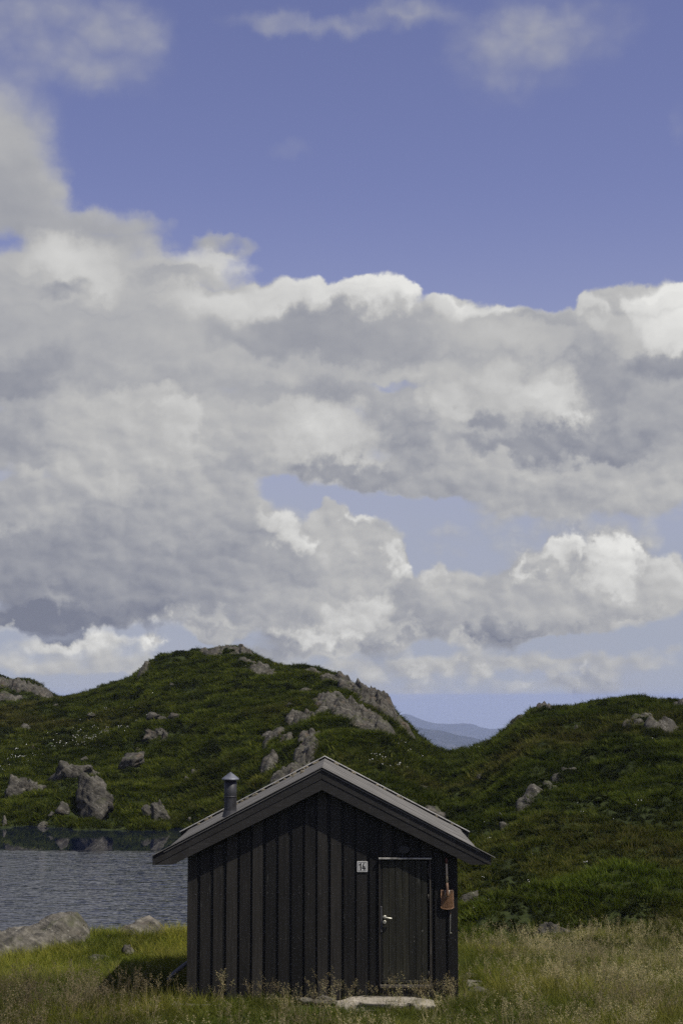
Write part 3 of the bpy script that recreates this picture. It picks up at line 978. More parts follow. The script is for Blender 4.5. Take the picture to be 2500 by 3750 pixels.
def roof():
    rng = random.Random(8)
    # decking under the felt: one sloping slab each side, just short of the barge tips
    cs = math.cos(math.atan(SLOPE))
    XE = 2.40
    for s in (-1, 1):
        bm = bmesh.new()
        pts = [(0, RIDGE_Z - 0.045), (0, RIDGE_Z - 0.125), (s * XE, roof_z(XE) - 0.125), (s * XE, roof_z(XE) - 0.045)]
        if s > 0: pts = pts[::-1]
        bm_prism(bm, pts, Y_VERGE + 0.056, Y_BACKVERGE - 0.056)
        part('roof_deck', bm_done(bm, 'roof_deck'), MAT_BARGE)
        # felt laid in strips from ridge to eave, each lapping over the next
        n = 8
        y0, y1 = Y_VERGE - 0.012, Y_BACKVERGE - 0.10
        w = (y1 - y0) / n
        for k in range(n):
            bm = bmesh.new()
            a, c = y0 + k * w, y0 + (k + 1) * w + 0.03
            zo_a, zo_c = (0.0 if k else 0.002), 0.005
            segs = 9
            rows = []
            xe = XE + rng.uniform(0.0, 0.008)
            for i in range(segs + 1):
                t = i / segs
                x = s * xe * t
                sag = rng.uniform(-0.003, 0.003)
                zt = roof_z(x) - 0.030 + sag
                rows.append([bm.verts.new((x, a, zt + zo_c)), bm.verts.new((x, c, zt + zo_a)), bm.verts.new((x, c, zt + zo_a - 0.012)), bm.verts.new((x, a, zt + zo_c - 0.014))])
            for r0_, r1_ in zip(rows, rows[1:]):
                for q in range(4):
                    bm.faces.new((r0_[q], r0_[(q + 1) % 4], r1_[(q + 1) % 4], r1_[q]))
            bm.faces.new(rows[0][::-1]); bm.faces.new(rows[-1])
            part('felt_strip', bm_done(bm, 'felt_strip'), MAT_FELT)
        # barge boards, front (upper and lower) and back
        ux, lx = EAVE_X - 0.012, 2.262
        z_end = 2.150
        up = [(0, RIDGE_Z - 0.004), (0, RIDGE_Z - 0.180), (s * ux, roof_z(ux) - 0.150), (s * ux, roof_z(ux) - 0.004)]
        lo_top = lambda x: RIDGE_Z - 0.184 - (0.180 - 0.150 + SLOPE * ux) / ux * x
        lo = [(0, RIDGE_Z - 0.184), (0, 3.272), (s * lx, z_end), (s * (ux - 0.003), z_end), (s * (ux - 0.003), max(z_end + 0.004, lo_top(ux) - 0.002))]
        for pts, yf, yb in ((up, Y_VERGE, Y_VERGE + 0.026), (lo, Y_VERGE + 0.006, Y_VERGE + 0.050)):
            bm = bmesh.new()
            bm_prism(bm, pts[::-1] if s > 0 else pts, yf, yb)
            part('barge_board', bm_done(bm, 'barge_board', 0.003), MAT_BARGE)
        bm = bmesh.new()
        bk = [(0, RIDGE_Z + 0.004), (0, RIDGE_Z - 0.18), (s * (EAVE_X - 0.02), roof_z(EAVE_X) - 0.14), (s * (EAVE_X - 0.02), roof_z(EAVE_X) + 0.012)]
        bm_prism(bm, bk[::-1] if s > 0 else bk, Y_BACKVERGE - 0.05, Y_BACKVERGE - 0.02)
        part('barge_board', bm_done(bm, 'barge_board', 0.003), MAT_BARGE)
        # cover strip on the back verge
        bm = bmesh.new()
        bk = [(0, RIDGE_Z + 0.020), (0, RIDGE_Z + 0.006), (s * EAVE_X, roof_z(EAVE_X) + 0.006), (s * EAVE_X, roof_z(EAVE_X) + 0.020)]
        bm_prism(bm, bk[::-1] if s > 0 else bk, Y_BACKVERGE - 0.085, Y_BACKVERGE + 0.01)
        part('verge_strip', bm_done(bm, 'verge_strip'), MAT_VERGE)
        # thin drip sheet over the front barge boards, running out past their tips
        bm = bmesh.new()
        xe = EAVE_X + 0.055
        bk = [(0, RIDGE_Z + 0.006), (0, RIDGE_Z - 0.002), (s * xe, roof_z(xe) - 0.002), (s * xe, roof_z(xe) + 0.006)]
        bm_prism(bm, bk[::-1] if s > 0 else bk, Y_VERGE - 0.024, Y_VERGE + 0.05)
        part('verge_strip', bm_done(bm, 'verge_strip'), MAT_FELT)
        # eave board
        bm = bmesh.new()
        bm_box(bm, s * (XE - 0.03) if s > 0 else s * XE, s * XE if s > 0 else s * (XE - 0.03), Y_VERGE + 0.06, Y_BACKVERGE - 0.06, roof_z(XE) - 0.20, roof_z(XE) - 0.13)
        part('eave_board', bm_done(bm, 'eave_board', 0.003), MAT_BARGE)


MAT_VERGE = mat_metal('pale_verge_flashing', (0.52, 0.51, 0.47), 0.6, 0.1, 0.4, (0.2, 0.19, 0.17), 5.0)
roof()


def stovepipe():
    px, py = -1.435, 0.42
    zb = roof_z(px)
    r = 0.098
    bm = bmesh.new()
    seg = 28
    bm_tube(bm, [(px, py, zb - 0.16), (px, py, zb + 0.02), (px, py, zb + 0.30), (px, py, 3.405)], [r, r, r, r], seg)
    pipe = part('chimney', bm_done(bm, 'chimney', 0, True), MAT_PIPE)
    bm = bmesh.new()
    bm_tube(bm, [(px, py, zb + 0.255), (px, py, zb + 0.259), (px, py, zb + 0.271), (px, py, zb + 0.275)], [r + 0.001, r + 0.006, r + 0.006, r + 0.001], seg, False)
    part('collar', bm_done(bm, 'collar', 0, True), MAT_PIPE, pipe)
    bm = bmesh.new()
    bm_tube(bm, [(px, py, 3.398), (px, py, 3.412), (px, py, 3.425), (px, py, 3.49), (px, py, 3.518)], [0.135, 0.139, 0.128, 0.045, 0.006], seg)
    part('chimney_cap', bm_done(bm, 'chimney_cap', 0, False), MAT_CAP, pipe)
    bm = bmesh.new()
    bm_tube(bm, [(px, py, zb - 0.05), (px, py, zb + 0.055)], [r + 0.03, r + 0.004], seg, False)
    part('flashing', bm_done(bm, 'flashing', 0, True), MAT_PIPE, pipe)


stovepipe()


def door():
    d = part('door', None, None)
    z0, z1 = 0.362, 2.196
    edges = [0.924, 1.018, 1.121, 1.227, 1.327, 1.428, 1.517, 1.612]
    rng = random.Random(2)
    for a, c in zip(edges, edges[1:]):
        bm = bmesh.new(); bm_box(bm, a + 0.002, c - 0.002, -0.012 + rng.uniform(-0.0015, 0.0015), 0.012, z0 + 0.055, z1)
        part('plank', bm_done(bm, 'plank', 0.005), MAT_DOOR, d)
    bm = bmesh.new(); bm_box(bm, edges[0], edges[-1], 0.013, 0.036, z0, z1); part('door_back', bm_done(bm, 'door_back'), MAT_UNDER, d)
    bm = bmesh.new(); bm_box(bm, edges[0] + 0.002, edges[-1] - 0.002, -0.022, 0.012, z0, z0 + 0.051); part('bottom_rail', bm_done(bm, 'bottom_rail', 0.004), MAT_DOOR, d)
    # handle on its rose
    hx, hz = 0.957, 1.350
    bm = bmesh.new()
    bm_tube(bm, [(hx, -0.012, hz), (hx, -0.019, hz), (hx, -0.022, hz)], [0.026, 0.026, 0.022], 20)
    h = part('handle', bm_done(bm, 'handle', 0, False), MAT_NICKEL, d)
    bm = bmesh.new()
    bm_tube(bm, [(hx, -0.02, hz), (hx, -0.058, hz), (hx + 0.012, -0.066, hz - 0.002), (hx + 0.05, -0.066, hz - 0.008), (hx + 0.105, -0.064, hz - 0.017), (hx + 0.110, -0.064, hz - 0.018)], [0.010, 0.011, 0.0125, 0.0115, 0.0125, 0.009], 12)
    part('handle', bm_done(bm, 'handle', 0, True), MAT_NICKEL, d, 'pale metal lever handle')
    bm = bmesh.new()
    bm_tube(bm, [(hx - 0.001, -0.012, hz - 0.075), (hx - 0.001, -0.018, hz - 0.075), (hx - 0.001, -0.021, hz - 0.075)], [0.025, 0.025, 0.021], 20)
    part('keyhole_plate', bm_done(bm, 'keyhole_plate'), MAT_NICKEL, d)
    bm = bmesh.new()
    bm_tube(bm, [(hx - 0.003, -0.0212, hz - 0.070), (hx - 0.003, -0.0232, hz - 0.070)], [0.0075, 0.0075], 12)
    bm_box(bm, hx - 0.006, hx, -0.0232, -0.0212, hz - 0.088, hz - 0.072)
    part('keyhole', bm_done(bm, 'keyhole'), MAT_BLACK, d)
    for zc in (2.035, 1.645, 0.50):
        bm = bmesh.new(); bm_tube(bm, [(1.625, -0.016, zc - 0.045), (1.625, -0.016, zc + 0.045)], 0.0085, 10)
        part('hinge', bm_done(bm, 'hinge', 0, True), MAT_JAMB, d)
    # frame
    fr = part('door_frame', None, None)
    for a, c, yf, nm, m in ((DX0, DX0 + 0.012, -0.030, 'edge_strip', MAT_JAMB), (DX0 + 0.013, DX0 + 0.049, -0.006, 'jamb', MAT_UNDER), (DX1 - 0.044, DX1 - 0.021, -0.004, 'jamb', MAT_UNDER), (DX1 - 0.020, DX1, -0.030, 'edge_strip', MAT_JAMB)):
        bm = bmesh.new(); bm_box(bm, a, c, yf, 0.043, 0.30, DZ1 - 0.022); part(nm, bm_done(bm, nm, 0.002), m, fr)
    bm = bmesh.new(); bm_box(bm, DX0 + 0.013, DX1 - 0.021, -0.004, 0.043, 2.199, DZ1 - 0.022); part('head', bm_done(bm, 'head', 0.002), MAT_UNDER, fr)
    bm = bmesh.new(); bm_box(bm, DX0 - 0.008, DX1 + 0.014, -0.052, 0.0, DZ1 - 0.020, DZ1 + 0.004); part('drip_strip', bm_done(bm, 'drip_strip', 0.004), MAT_DRIP, fr)
    bm = bmesh.new(); bm_box(bm, DX0 + 0.012, DX1 - 0.021, -0.050, 0.043, 0.300, 0.345); part('threshold', bm_done(bm, 'threshold', 0.005), MAT_JAMB, fr)
    bm = bmesh.new(); bm_box(bm, DX0 + 0.004, DX1 - 0.004, -0.020, 0.043, 0.135, 0.296); part('kick_board', bm_done(bm, 'kick_board', 0.003), MAT_BOARD, fr)
    # long grey guard plate beside the lock
    bm = bmesh.new(); bm_box(bm, 0.889, 0.921, -0.026, -0.0075, 1.118, 1.512); part('lock_guard', bm_done(bm, 'lock_guard', 0.008), MAT_PLATE, fr)


door()


def rounded_rect(x0, x1, z0, z1, r, n=5):
    pts = []
    for cx, cz, a0 in ((x1 - r, z0 + r, -90), (x1 - r, z1 - r, 0), (x0 + r, z1 - r, 90), (x0 + r, z0 + r, 180)):
        for k in range(n + 1):
            a = R(a0 + 90.0 * k / n)
            pts.append((cx + r * math.cos(a), cz + r * math.sin(a)))
    return pts


def number_plate():
    x0, x1, z0, z1 = 0.538, 0.698, 2.026, 2.187
    bm = bmesh.new(); bm_prism(bm, rounded_rect(x0, x1, z0, z1, 0.012), -0.010, -0.0045)
    s = part('house_number', bm_done(bm, 'house_number', 0.0012), MAT_WHITE)
    # inset black line, with its corners rounded
    o = rounded_rect(x0 + 0.014, x1 - 0.014, z0 + 0.014, z1 - 0.014, 0.014)
    i = rounded_rect(x0 + 0.0195, x1 - 0.0195, z0 + 0.0195, z1 - 0.0195, 0.010)
    bm = bmesh.new()
    a = [bm.verts.new((p[0], -0.0112, p[1])) for p in o]; c = [bm.verts.new((p[0], -0.0112, p[1])) for p in i]
    for k in range(len(a)):
        j = (k + 1) % len(a)
        bm.faces.new((a[k], a[j], c[j], c[k]))
    part('border', bm_done(bm, 'border'), MAT_BLACK, s)
    # digits
    zb, zt = z0 + 0.027, z1 - 0.027
    h = zt - zb
    one = [(0.583, zb), (0.603, zb), (0.603, zt), (0.588, zt), (0.582, zt - 0.012), (0.568, zt - 0.020), (0.568, zt - 0.038), (0.583, zt - 0.031)]
    bm = bmesh.new(); bm_prism(bm, one, -0.0113, -0.0103); part('digit', bm_done(bm, 'digit'), MAT_BLACK, s)
    bm = bmesh.new()
    bm_prism(bm, [(0.612, zb + 0.19 * h), (0.669, zb + 0.19 * h), (0.669, zb + 0.35 * h), (0.612, zb + 0.35 * h)], -0.0113, -0.0103)
    bm_prism(bm, [(0.612, zb + 0.35 * h), (0.630, zb + 0.35 * h), (0.652, zt), (0.634, zt)], -0.0113, -0.0103)
    bm_prism(bm, [(0.641, zb), (0.659, zb), (0.659, zb + 0.60 * h), (0.641, zb + 0.60 * h)], -0.0116, -0.0104)
    part('digit', bm_done(bm, 'digit'), MAT_BLACK, s)


number_plate()


def plaque():
    cx, cz = 1.255, 2.362
    def ring(rx, rz): return [(cx + rx * math.cos(2 * math.pi * k / 36), cz + rz * math.sin(2 * math.pi * k / 36)) for k in range(36)]
    bm = bmesh.new(); bm_prism(bm, ring(0.088, 0.060), -0.020, -0.004); p = part('plaque', bm_done(bm, 'plaque', 0.004), MAT_PLAQUE, label='oval dark plaque above the door')
    bm = bmesh.new(); bm_prism(bm, ring(0.074, 0.047), -0.024, -0.0205); part('raised_field', bm_done(bm, 'raised_field', 0.002), MAT_PLAQUE, p)


plaque()

# ------------------------------------------------------------------ things hung on the wall
MAT_RUST = None


def mat_shovel():
    m, N, b = new_mat('rusty_orange_blade')
    tc = N.n('ShaderNodeTexCoord').outputs['Object']
    sep = N.n('ShaderNodeSeparateXYZ'); N.put(sep.inputs[0], tc)
    n = N.noise(tc, 16.0, 6, 0.65); f = N.noise(tc, 130.0, 3, 0.6)
    c = N.ramp(N.m('ADD', N.m('MULTIPLY', n, 0.7), N.m('MULTIPLY', f, 0.3)), [(0.30, (0.12, 0.062, 0.032)), (0.5, (0.25, 0.135, 0.065)), (0.68, (0.33, 0.205, 0.115))])
    blade_top = N.maprange(N.m('ADD', sep.outputs[2], N.m('MULTIPLY', n, 0.12)), 0.29, 0.335)       # darker brown toward the top edge of the blade
    c = N.mix(blade_top, c, (0.13, 0.075, 0.045))
    N.put(b.inputs['Base Color'], c)
    b.inputs['Roughness'].default_value = 0.7
    bump(N, b, f, 0.3, 0.002)
    return m


def shovel():
    s = link('shovel', None, None, None, None, 'short shovel with rusty orange blade hanging by its handle beside the door', 'shovel')
    s.location = (1.912, -0.032, 1.468)
    mb = mat_shovel()
    mw = mat_wood('bare_ash_shaft', (0.24, 0.19, 0.125), (0.40, 0.335, 0.235), wear=0.2, weark=(0.08, 0.05, 0.03))
    mg = mat_plain('dull_red_grip', (0.115, 0.040, 0.032), 0.6)
    mk = mat_plain('black_grip', (0.014, 0.013, 0.013), 0.5)
    # blade: a slightly dished sheet with rounded lower corners
    bm = bmesh.new()
    nx, nz = 12, 14
    grid = []
    for j in range(nz + 1):
        row = []
        t = j / nz
        for i in range(nx + 1):
            u = -1 + 2 * i / nx
            half = 0.100 - 0.004 * t
            zlow = 0.018 * (abs(u) ** 4) + 0.006 * u * u
            x = u * half
            z = zlow + (0.292 - zlow) * t
            y = -0.022 * (1 - u * u) * (0.4 + 0.6 * t) - 0.006
            row.append(bm.verts.new((x, y, z)))
        grid.append(row)
    for j in range(nz):
        for i in range(nx):
            bm.faces.new((grid[j][i], grid[j][i + 1], grid[j + 1][i + 1], grid[j + 1][i]))
    geo = bmesh.ops.solidify(bm, geom=list(bm.faces), thickness=0.0025)
    part('blade', bm_done(bm, 'blade', 0, True), mb, s)
    # socket running down the blade, a tapered V
    bm = bmesh.new()
    bm_tube(bm, [(0, -0.034, 0.185), (0, -0.040, 0.215), (0, -0.040, 0.26), (-0.002, -0.036, 0.33), (-0.003, -0.030, 0.40)], [0.006, 0.020, 0.024, 0.021, 0.0175], 12)
    part('socket', bm_done(bm, 'socket', 0, True), mb, s)
    bm = bmesh.new()
    for sg in (-1, 1):
        bm_tube(bm, [(0.004, -0.032, 0.178), (sg * 0.026, -0.033, 0.20), (sg * 0.033, -0.031, 0.235), (sg * 0.030, -0.029, 0.290)], 0.0035, 6)
    part('socket_strap', bm_done(bm, 'socket_strap', 0, True), MAT_NICKEL, s)
    bm = bmesh.new()
    bm_tube(bm, [(-0.003, -0.030, 0.39), (-0.006, -0.024, 0.55), (-0.008, -0.022, 0.705)], [0.0172, 0.0172, 0.0165], 12)
    part('shaft', bm_done(bm, 'shaft', 0, True), mw, s)
    bm = bmesh.new()
    bm_tube(bm, [(-0.008, -0.022, 0.69), (-0.009, -0.022, 0.74), (-0.009, -0.022, 0.775)], [0.0185, 0.0185, 0.014], 12)
    part('ferrule', bm_done(bm, 'ferrule', 0, True), mg, s)
    bm = bmesh.new()
    c = (-0.009, -0.022, 0.0)
    bm_tube(bm, [(c[0], c[1], 0.765), (c[0] - 0.022, c[1], 0.785), (c[0] - 0.044, c[1], 0.815), (c[0] - 0.050, c[1], 0.862), (c[0] - 0.046, c[1], 0.872)], 0.0085, 8)
    bm_tube(bm, [(c[0], c[1], 0.765), (c[0] + 0.022, c[1], 0.785), (c[0] + 0.044, c[1], 0.815), (c[0] + 0.050, c[1], 0.862), (c[0] + 0.046, c[1], 0.872)], 0.0085, 8)
    bm_tube(bm, [(c[0] - 0.050, c[1], 0.866), (c[0] + 0.050, c[1], 0.866)], 0.0105, 10)
    part('grip', bm_done(bm, 'grip', 0, True), mk, s)


shovel()


def hook_rod():
    bm = bmesh.new()
    bm_tube(bm, [(0.006, 0.014, 0.286), (0.005, -0.008, 0.286), (0.0035, -0.010, 0.278), (0.002, -0.010, 0.15), (-0.002, -0.010, 0.006), (0.000, -0.010, 0.001), (0.014, -0.010, 0.0), (0.020, -0.010, 0.005)], 0.0034, 8)
    o = link('hook_rod', bm_done(bm, 'hook_rod', 0, True), None, MAT_NICKEL, None, 'thin pale metal hook rod hanging on the wall below the shovel', 'hook')
    o.location = (1.956, -0.012, 1.112)
    bm = bmesh.new(); bm_tube(bm, [(0.006, 0.014, 0.291), (0.006, -0.016, 0.291)], 0.0045, 8)
    part('nail', bm_done(bm, 'nail'), MAT_RUSTY, o)


MAT_RUSTY = mat_plain('rusty_iron', (0.16, 0.08, 0.05), 0.8)
hook_rod()

# ------------------------------------------------------------------ rocks
ROCKS = [  # name, label, category, pieces (x, y, half width, half depth, half height, seed, fineness, tilt)
    ('boulder', 'largest grey boulder on the far shore, pointed top, standing at the water edge', 'boulder', [(-10.86,49.36,1.140,0.919,1.335,11,4,0)]),
    ('boulder', 'long pale slab of rock tilted uphill above the pointed shore boulder', 'boulder', [(-12.96,56.47,1.165,0.939,0.886,12,4,-28)]),
    ('boulder', 'broad split grey rock in grass near the left picture edge above the lake', 'boulder', [(-14.93,53.50,0.739,0.596,0.719,13,4,-20)]),
    ('boulder', 'smaller cracked rock right beside the broad split rock at left', 'boulder', [(-14.32,54.11,0.519,0.418,0.570,14,4,-15)]),
    ('boulder', 'low knobbly rock touching the left foot of the pointed shore boulder', 'boulder', [(-12.04,49.16,0.396,0.319,0.421,15,3,0)]),
    ('stone', 'flat pale stone half in the water left of the pointed boulder', 'stone', [(-12.73,48.44,0.347,0.280,0.193,16,3,0)]),
    ('stone', 'little stone on the bank between the flat wet stone and the boulder', 'stone', [(-12.53,49.07,0.183,0.147,0.178,17,3,0)]),
    ('stone', 'narrow upright stone on the shore at the left picture edge', 'stone', [(-14.54,48.66,0.151,0.122,0.355,18,3,0)]),
    ('boulder', 'tilted grey block with deep cracks in the middle of the left slope', 'boulder', [(-10.15,58.16,0.884,0.713,0.561,19,4,-20)]),
    ('boulder', 'leaning dark slab on the bank, left one of the shore pair by the roof', 'boulder', [(-8.34,49.22,0.305,0.246,0.471,20,4,-35)]),
    ('boulder', 'ribbed grey slab on the bank, right one of the shore pair by the roof', 'boulder', [(-7.73,48.49,0.467,0.377,0.610,21,4,-30)]),
    ('stone', 'small stone at the waterline below the ribbed slab', 'stone', [(-8.68,48.17,0.180,0.146,0.240,22,3,0)]),
    ('stone', 'thin stone on the bank just above the left roof edge', 'stone', [(-6.30,47.44,0.089,0.072,0.206,23,3,0)]),
    ('stone', 'dark stone in shrubs on the slope left of the stovepipe top', 'stone', [(-6.75,55.01,0.279,0.225,0.297,24,3,-20)]),
    ('stone', 'grassy grey stone on the slope just above the dark shrubs', 'stone', [(-6.95,53.38,0.193,0.156,0.240,25,3,0)]),
    ('stone', 'pale stone on the slope between block and cotton grass', 'stone', [(-10.56,64.20,0.238,0.192,0.175,26,3,0)]),
    ('stone', 'flat pale stone at the right end of the cotton grass patch', 'stone', [(-13.19,70.56,0.391,0.316,0.146,27,3,0)]),
    ('stone', 'grey stone peeping from turf above the long pale slab, left', 'stone', [(-14.31,65.33,0.333,0.269,0.197,28,3,-20)]),
    ('stone', 'grey stone peeping from turf above the long pale slab, right', 'stone', [(-13.18,62.52,0.305,0.246,0.210,29,3,-10)]),
    ('stone', 'white-topped stone standing in turf on the left slope', 'stone', [(-16.78,67.35,0.123,0.099,0.222,30,3,0)]),
    ('stone', 'rounded stone amid scattered cotton grass near the left edge', 'stone', [(-16.60,61.83,0.320,0.258,0.284,31,3,0)]),
    ('stone', 'low dark rock on the upper left slope with a pale twin below', 'stone', [(-18.88,75.62,0.535,0.431,0.307,32,3,-15)]),
    ('stone', 'pale small stone just right of the low dark upper rock', 'stone', [(-18.17,74.57,0.184,0.148,0.239,33,3,0)]),
    ('stone', 'squat grey rock on the upper left slope below the saddle', 'stone', [(-17.64,78.69,0.467,0.376,0.271,34,3,-10)]),
    ('stone', 'small pale rock just under the saddle of the left ridge', 'stone', [(-19.26,89.23,0.327,0.264,0.149,35,3,0)]),
    ('stone', 'left one of two flat stones high on the middle slope', 'stone', [(-15.05,76.85,0.375,0.303,0.177,36,3,0)]),
    ('stone', 'right one of two flat stones high on the middle slope', 'stone', [(-14.18,75.54,0.350,0.282,0.175,37,3,0)]),
    ('stone', 'lone pale stone high on the main hill below its left shoulder', 'stone', [(-10.54,81.09,0.217,0.175,0.208,38,3,-20)]),
    ('boulder', 'pale flat-topped rock at the upper end of the slope outcrops', 'boulder', [(-9.23,68.69,0.460,0.371,0.265,39,3,-10)]),
    ('boulder', 'mossy rounded rock peeping over the right roof slope', 'boulder', [(3.45,32.39,0.590,0.476,0.440,40,4,0)]),
    ('stone', 'grey leaning stone in grass below the saddle, above the right roof', 'stone', [(3.72,44.84,0.344,0.278,0.351,41,3,-35)]),
    ('stone', 'dark leaning stone on the right hill beside the saddle', 'stone', [(6.22,45.63,0.334,0.269,0.293,42,3,-35)]),
    ('stone', 'dark stone in the grass right of the mossy rock', 'stone', [(5.62,29.55,0.236,0.191,0.252,43,3,-35)]),
    ('stone', 'small dark rock with white patch high on the right hill', 'stone', [(10.72,48.40,0.241,0.195,0.177,44,3,0)]),
    ('stone', 'small grey stone at mid height of the right hill', 'stone', [(9.46,36.76,0.153,0.123,0.088,45,3,-10)]),
    ('boulder', 'slanting grey slab in the slope right of the cabin wall', 'boulder', [(3.50,17.29,0.350,0.282,0.205,46,3,-38)]),
    ('boulder', 'dark rock in the hollow under the grassy mound at right', 'boulder', [(5.12,13.24,0.357,0.288,0.296,47,4,0)]),
    ('stone', 'small pale stone on the ridge crest right of the summit', 'stone', [(-2.52,80.97,0.174,0.140,0.104,48,3,0)]),
    ('boulder', 'low grey rock on upper slope left of the big cliff', 'boulder', [(-1.74,72.00,0.496,0.400,0.296,49,3,-15)]),
    ('stone', 'single grey stone above the rocky rib', 'stone', [(-2.47,63.80,0.255,0.206,0.174,50,3,0)]),
    ('rock_outcrop', 'group of three cracked blocks high on the middle slope', 'outcrop', [(-10.05,65.06,0.406,0.327,0.471,61,4,-20), (-9.55,65.16,0.406,0.328,0.452,62,4,-25), (-9.10,63.83,0.328,0.264,0.388,63,4,-15), (-10.34,68.59,0.479,0.386,0.306,64,3,-25), (-9.94,68.85,0.384,0.310,0.266,65,3,-20)]),
    ('boulder', 'pale knob of rock at the right end of the long near shore rock', 'boulder', [(-4.80,7.42,0.163,0.131,0.283,132,4,20)]),
    ('stone', 'small grey stone in the gap between the two near shore rocks', 'stone', [(-4.33,8.07,0.179,0.145,0.148,133,4,0)]),
    ('stone', 'flat stone lying in the grass below the near shore rocks', 'stone', [(-4.25,5.58,0.192,0.155,0.084,137,4,-6)]),
    ('stone', 'lichen-white stone in the brown grass below the mossy rock', 'stone', [(-3.72,5.97,0.162,0.131,0.178,138,4,0)]),
    ('stone', 'upper flat stone stacked by the right cabin corner', 'stone', [(2.45,3.00,0.246,0.199,0.119,140,4,4)]),
    ('stone', 'middle flat stone stacked by the right cabin corner', 'stone', [(2.44,2.18,0.188,0.152,0.075,141,4,2)]),
    ('stone', 'long flat stone in the grass right of the cabin corner', 'stone', [(2.50,1.35,0.254,0.205,0.086,142,4,0)]),
    ('stone', 'foundation stone under the boards left of the door slab', 'stone', [(0.05,0.04,0.221,0.178,0.113,143,4,0)]),
    ('stone', 'little foundation stone under the middle of the front wall', 'stone', [(-0.28,-0.05,0.131,0.106,0.082,144,3,0)]),
]


def mat_rock(name, k, lichen):
    m, N, b = new_mat(name)
    geo = N.n('ShaderNodeNewGeometry')
    P = geo.outputs['Position']
    big = N.noise(P, 0.9, 6, 0.62)
    mid = N.noise(P, 5.0, 6, 0.65)
    # foliation bands dipping to the left
    st = N.n('ShaderNodeVectorRotate', rotation_type='EULER_XYZ'); N.put(st.inputs['Vector'], P); st.inputs['Rotation'].default_value = (R(25), R(-32), 0)
    band = N.noise(N.v('MULTIPLY', st.outputs[0], (0.8, 0.8, 7.0)), 1.0, 5, 0.6)
    f = N.m('ADD', N.m('ADD', N.m('MULTIPLY', big, 0.25), N.m('MULTIPLY', mid, 0.45)), N.m('MULTIPLY', band, 0.3))
    c = N.ramp(f, [(0.39, (0.022, 0.021, 0.017)), (0.46, (0.060, 0.056, 0.046)), (0.53, (0.105, 0.098, 0.082)), (0.61, (0.185, 0.174, 0.148))])
    c = N.mix(1.0, c, (k, k, k * 0.97), 'MULTIPLY')
    # (tuned for bedrock seen from about a hundred metres)
    # black lichen, pale lichen, moss
    l1 = N.noise(P, 2.2, 7, 0.7)
    c = N.mix(N.maprange(l1, 0.55, 0.66, 0.0, lichen), c, (0.045, 0.043, 0.039))
    l2 = N.voronoi(P, 11.0, 'F1', '3D')
    l3 = N.noise(P, 3.3, 3, 0.6)
    c = N.mix(N.m('MULTIPLY', N.maprange(l2, 0.22, 0.14), N.maprange(l3, 0.50, 0.60)), c, (0.26, 0.255, 0.22))
    up = N.n('ShaderNodeSeparateXYZ'); N.put(up.inputs[0], geo.outputs['Normal'])
    ms = N.m('MULTIPLY', N.maprange(up.outputs[2], 0.55, 0.9), N.maprange(N.noise(P, 1.3, 5, 0.65), 0.54, 0.64))
    c = N.mix(N.m('MULTIPLY', ms, 0.85), c, (0.045, 0.052, 0.016))
    # rusty tint here and there
    c = N.mix(N.maprange(N.noise(P, 1.7, 3, 0.5), 0.58, 0.72, 0.0, 0.35), c, (0.15, 0.105, 0.07))
    N.put(b.inputs['Base Color'], c)
    b.inputs['Roughness'].default_value = 0.9
    b.inputs['Specular IOR Level'].default_value = 0.2
    bump(N, b, N.m('ADD', N.m('ADD', mid, N.m('MULTIPLY', band, 1.2)), N.m('MULTIPLY', N.noise(P, 26.0, 4, 0.6), 0.35)), 0.85, 0.07)
    return m


MAT_ROCK = mat_rock('grey_gneiss', 0.68, 0.85)
MAT_PALE = mat_rock('pale_gneiss', 1.1, 0.9)
_ICO = {}


def ico_dirs(sub):
    if sub not in _ICO:
        bm = bmesh.new()
        bmesh.ops.create_icosphere(bm, subdivisions=sub, radius=1.0)
        v = np.array([x.co[:] for x in bm.verts]); f = np.array([[q.index for q in p.verts] for p in bm.faces])
        bm.free()
        _ICO[sub] = (v, f)
    return _ICO[sub]


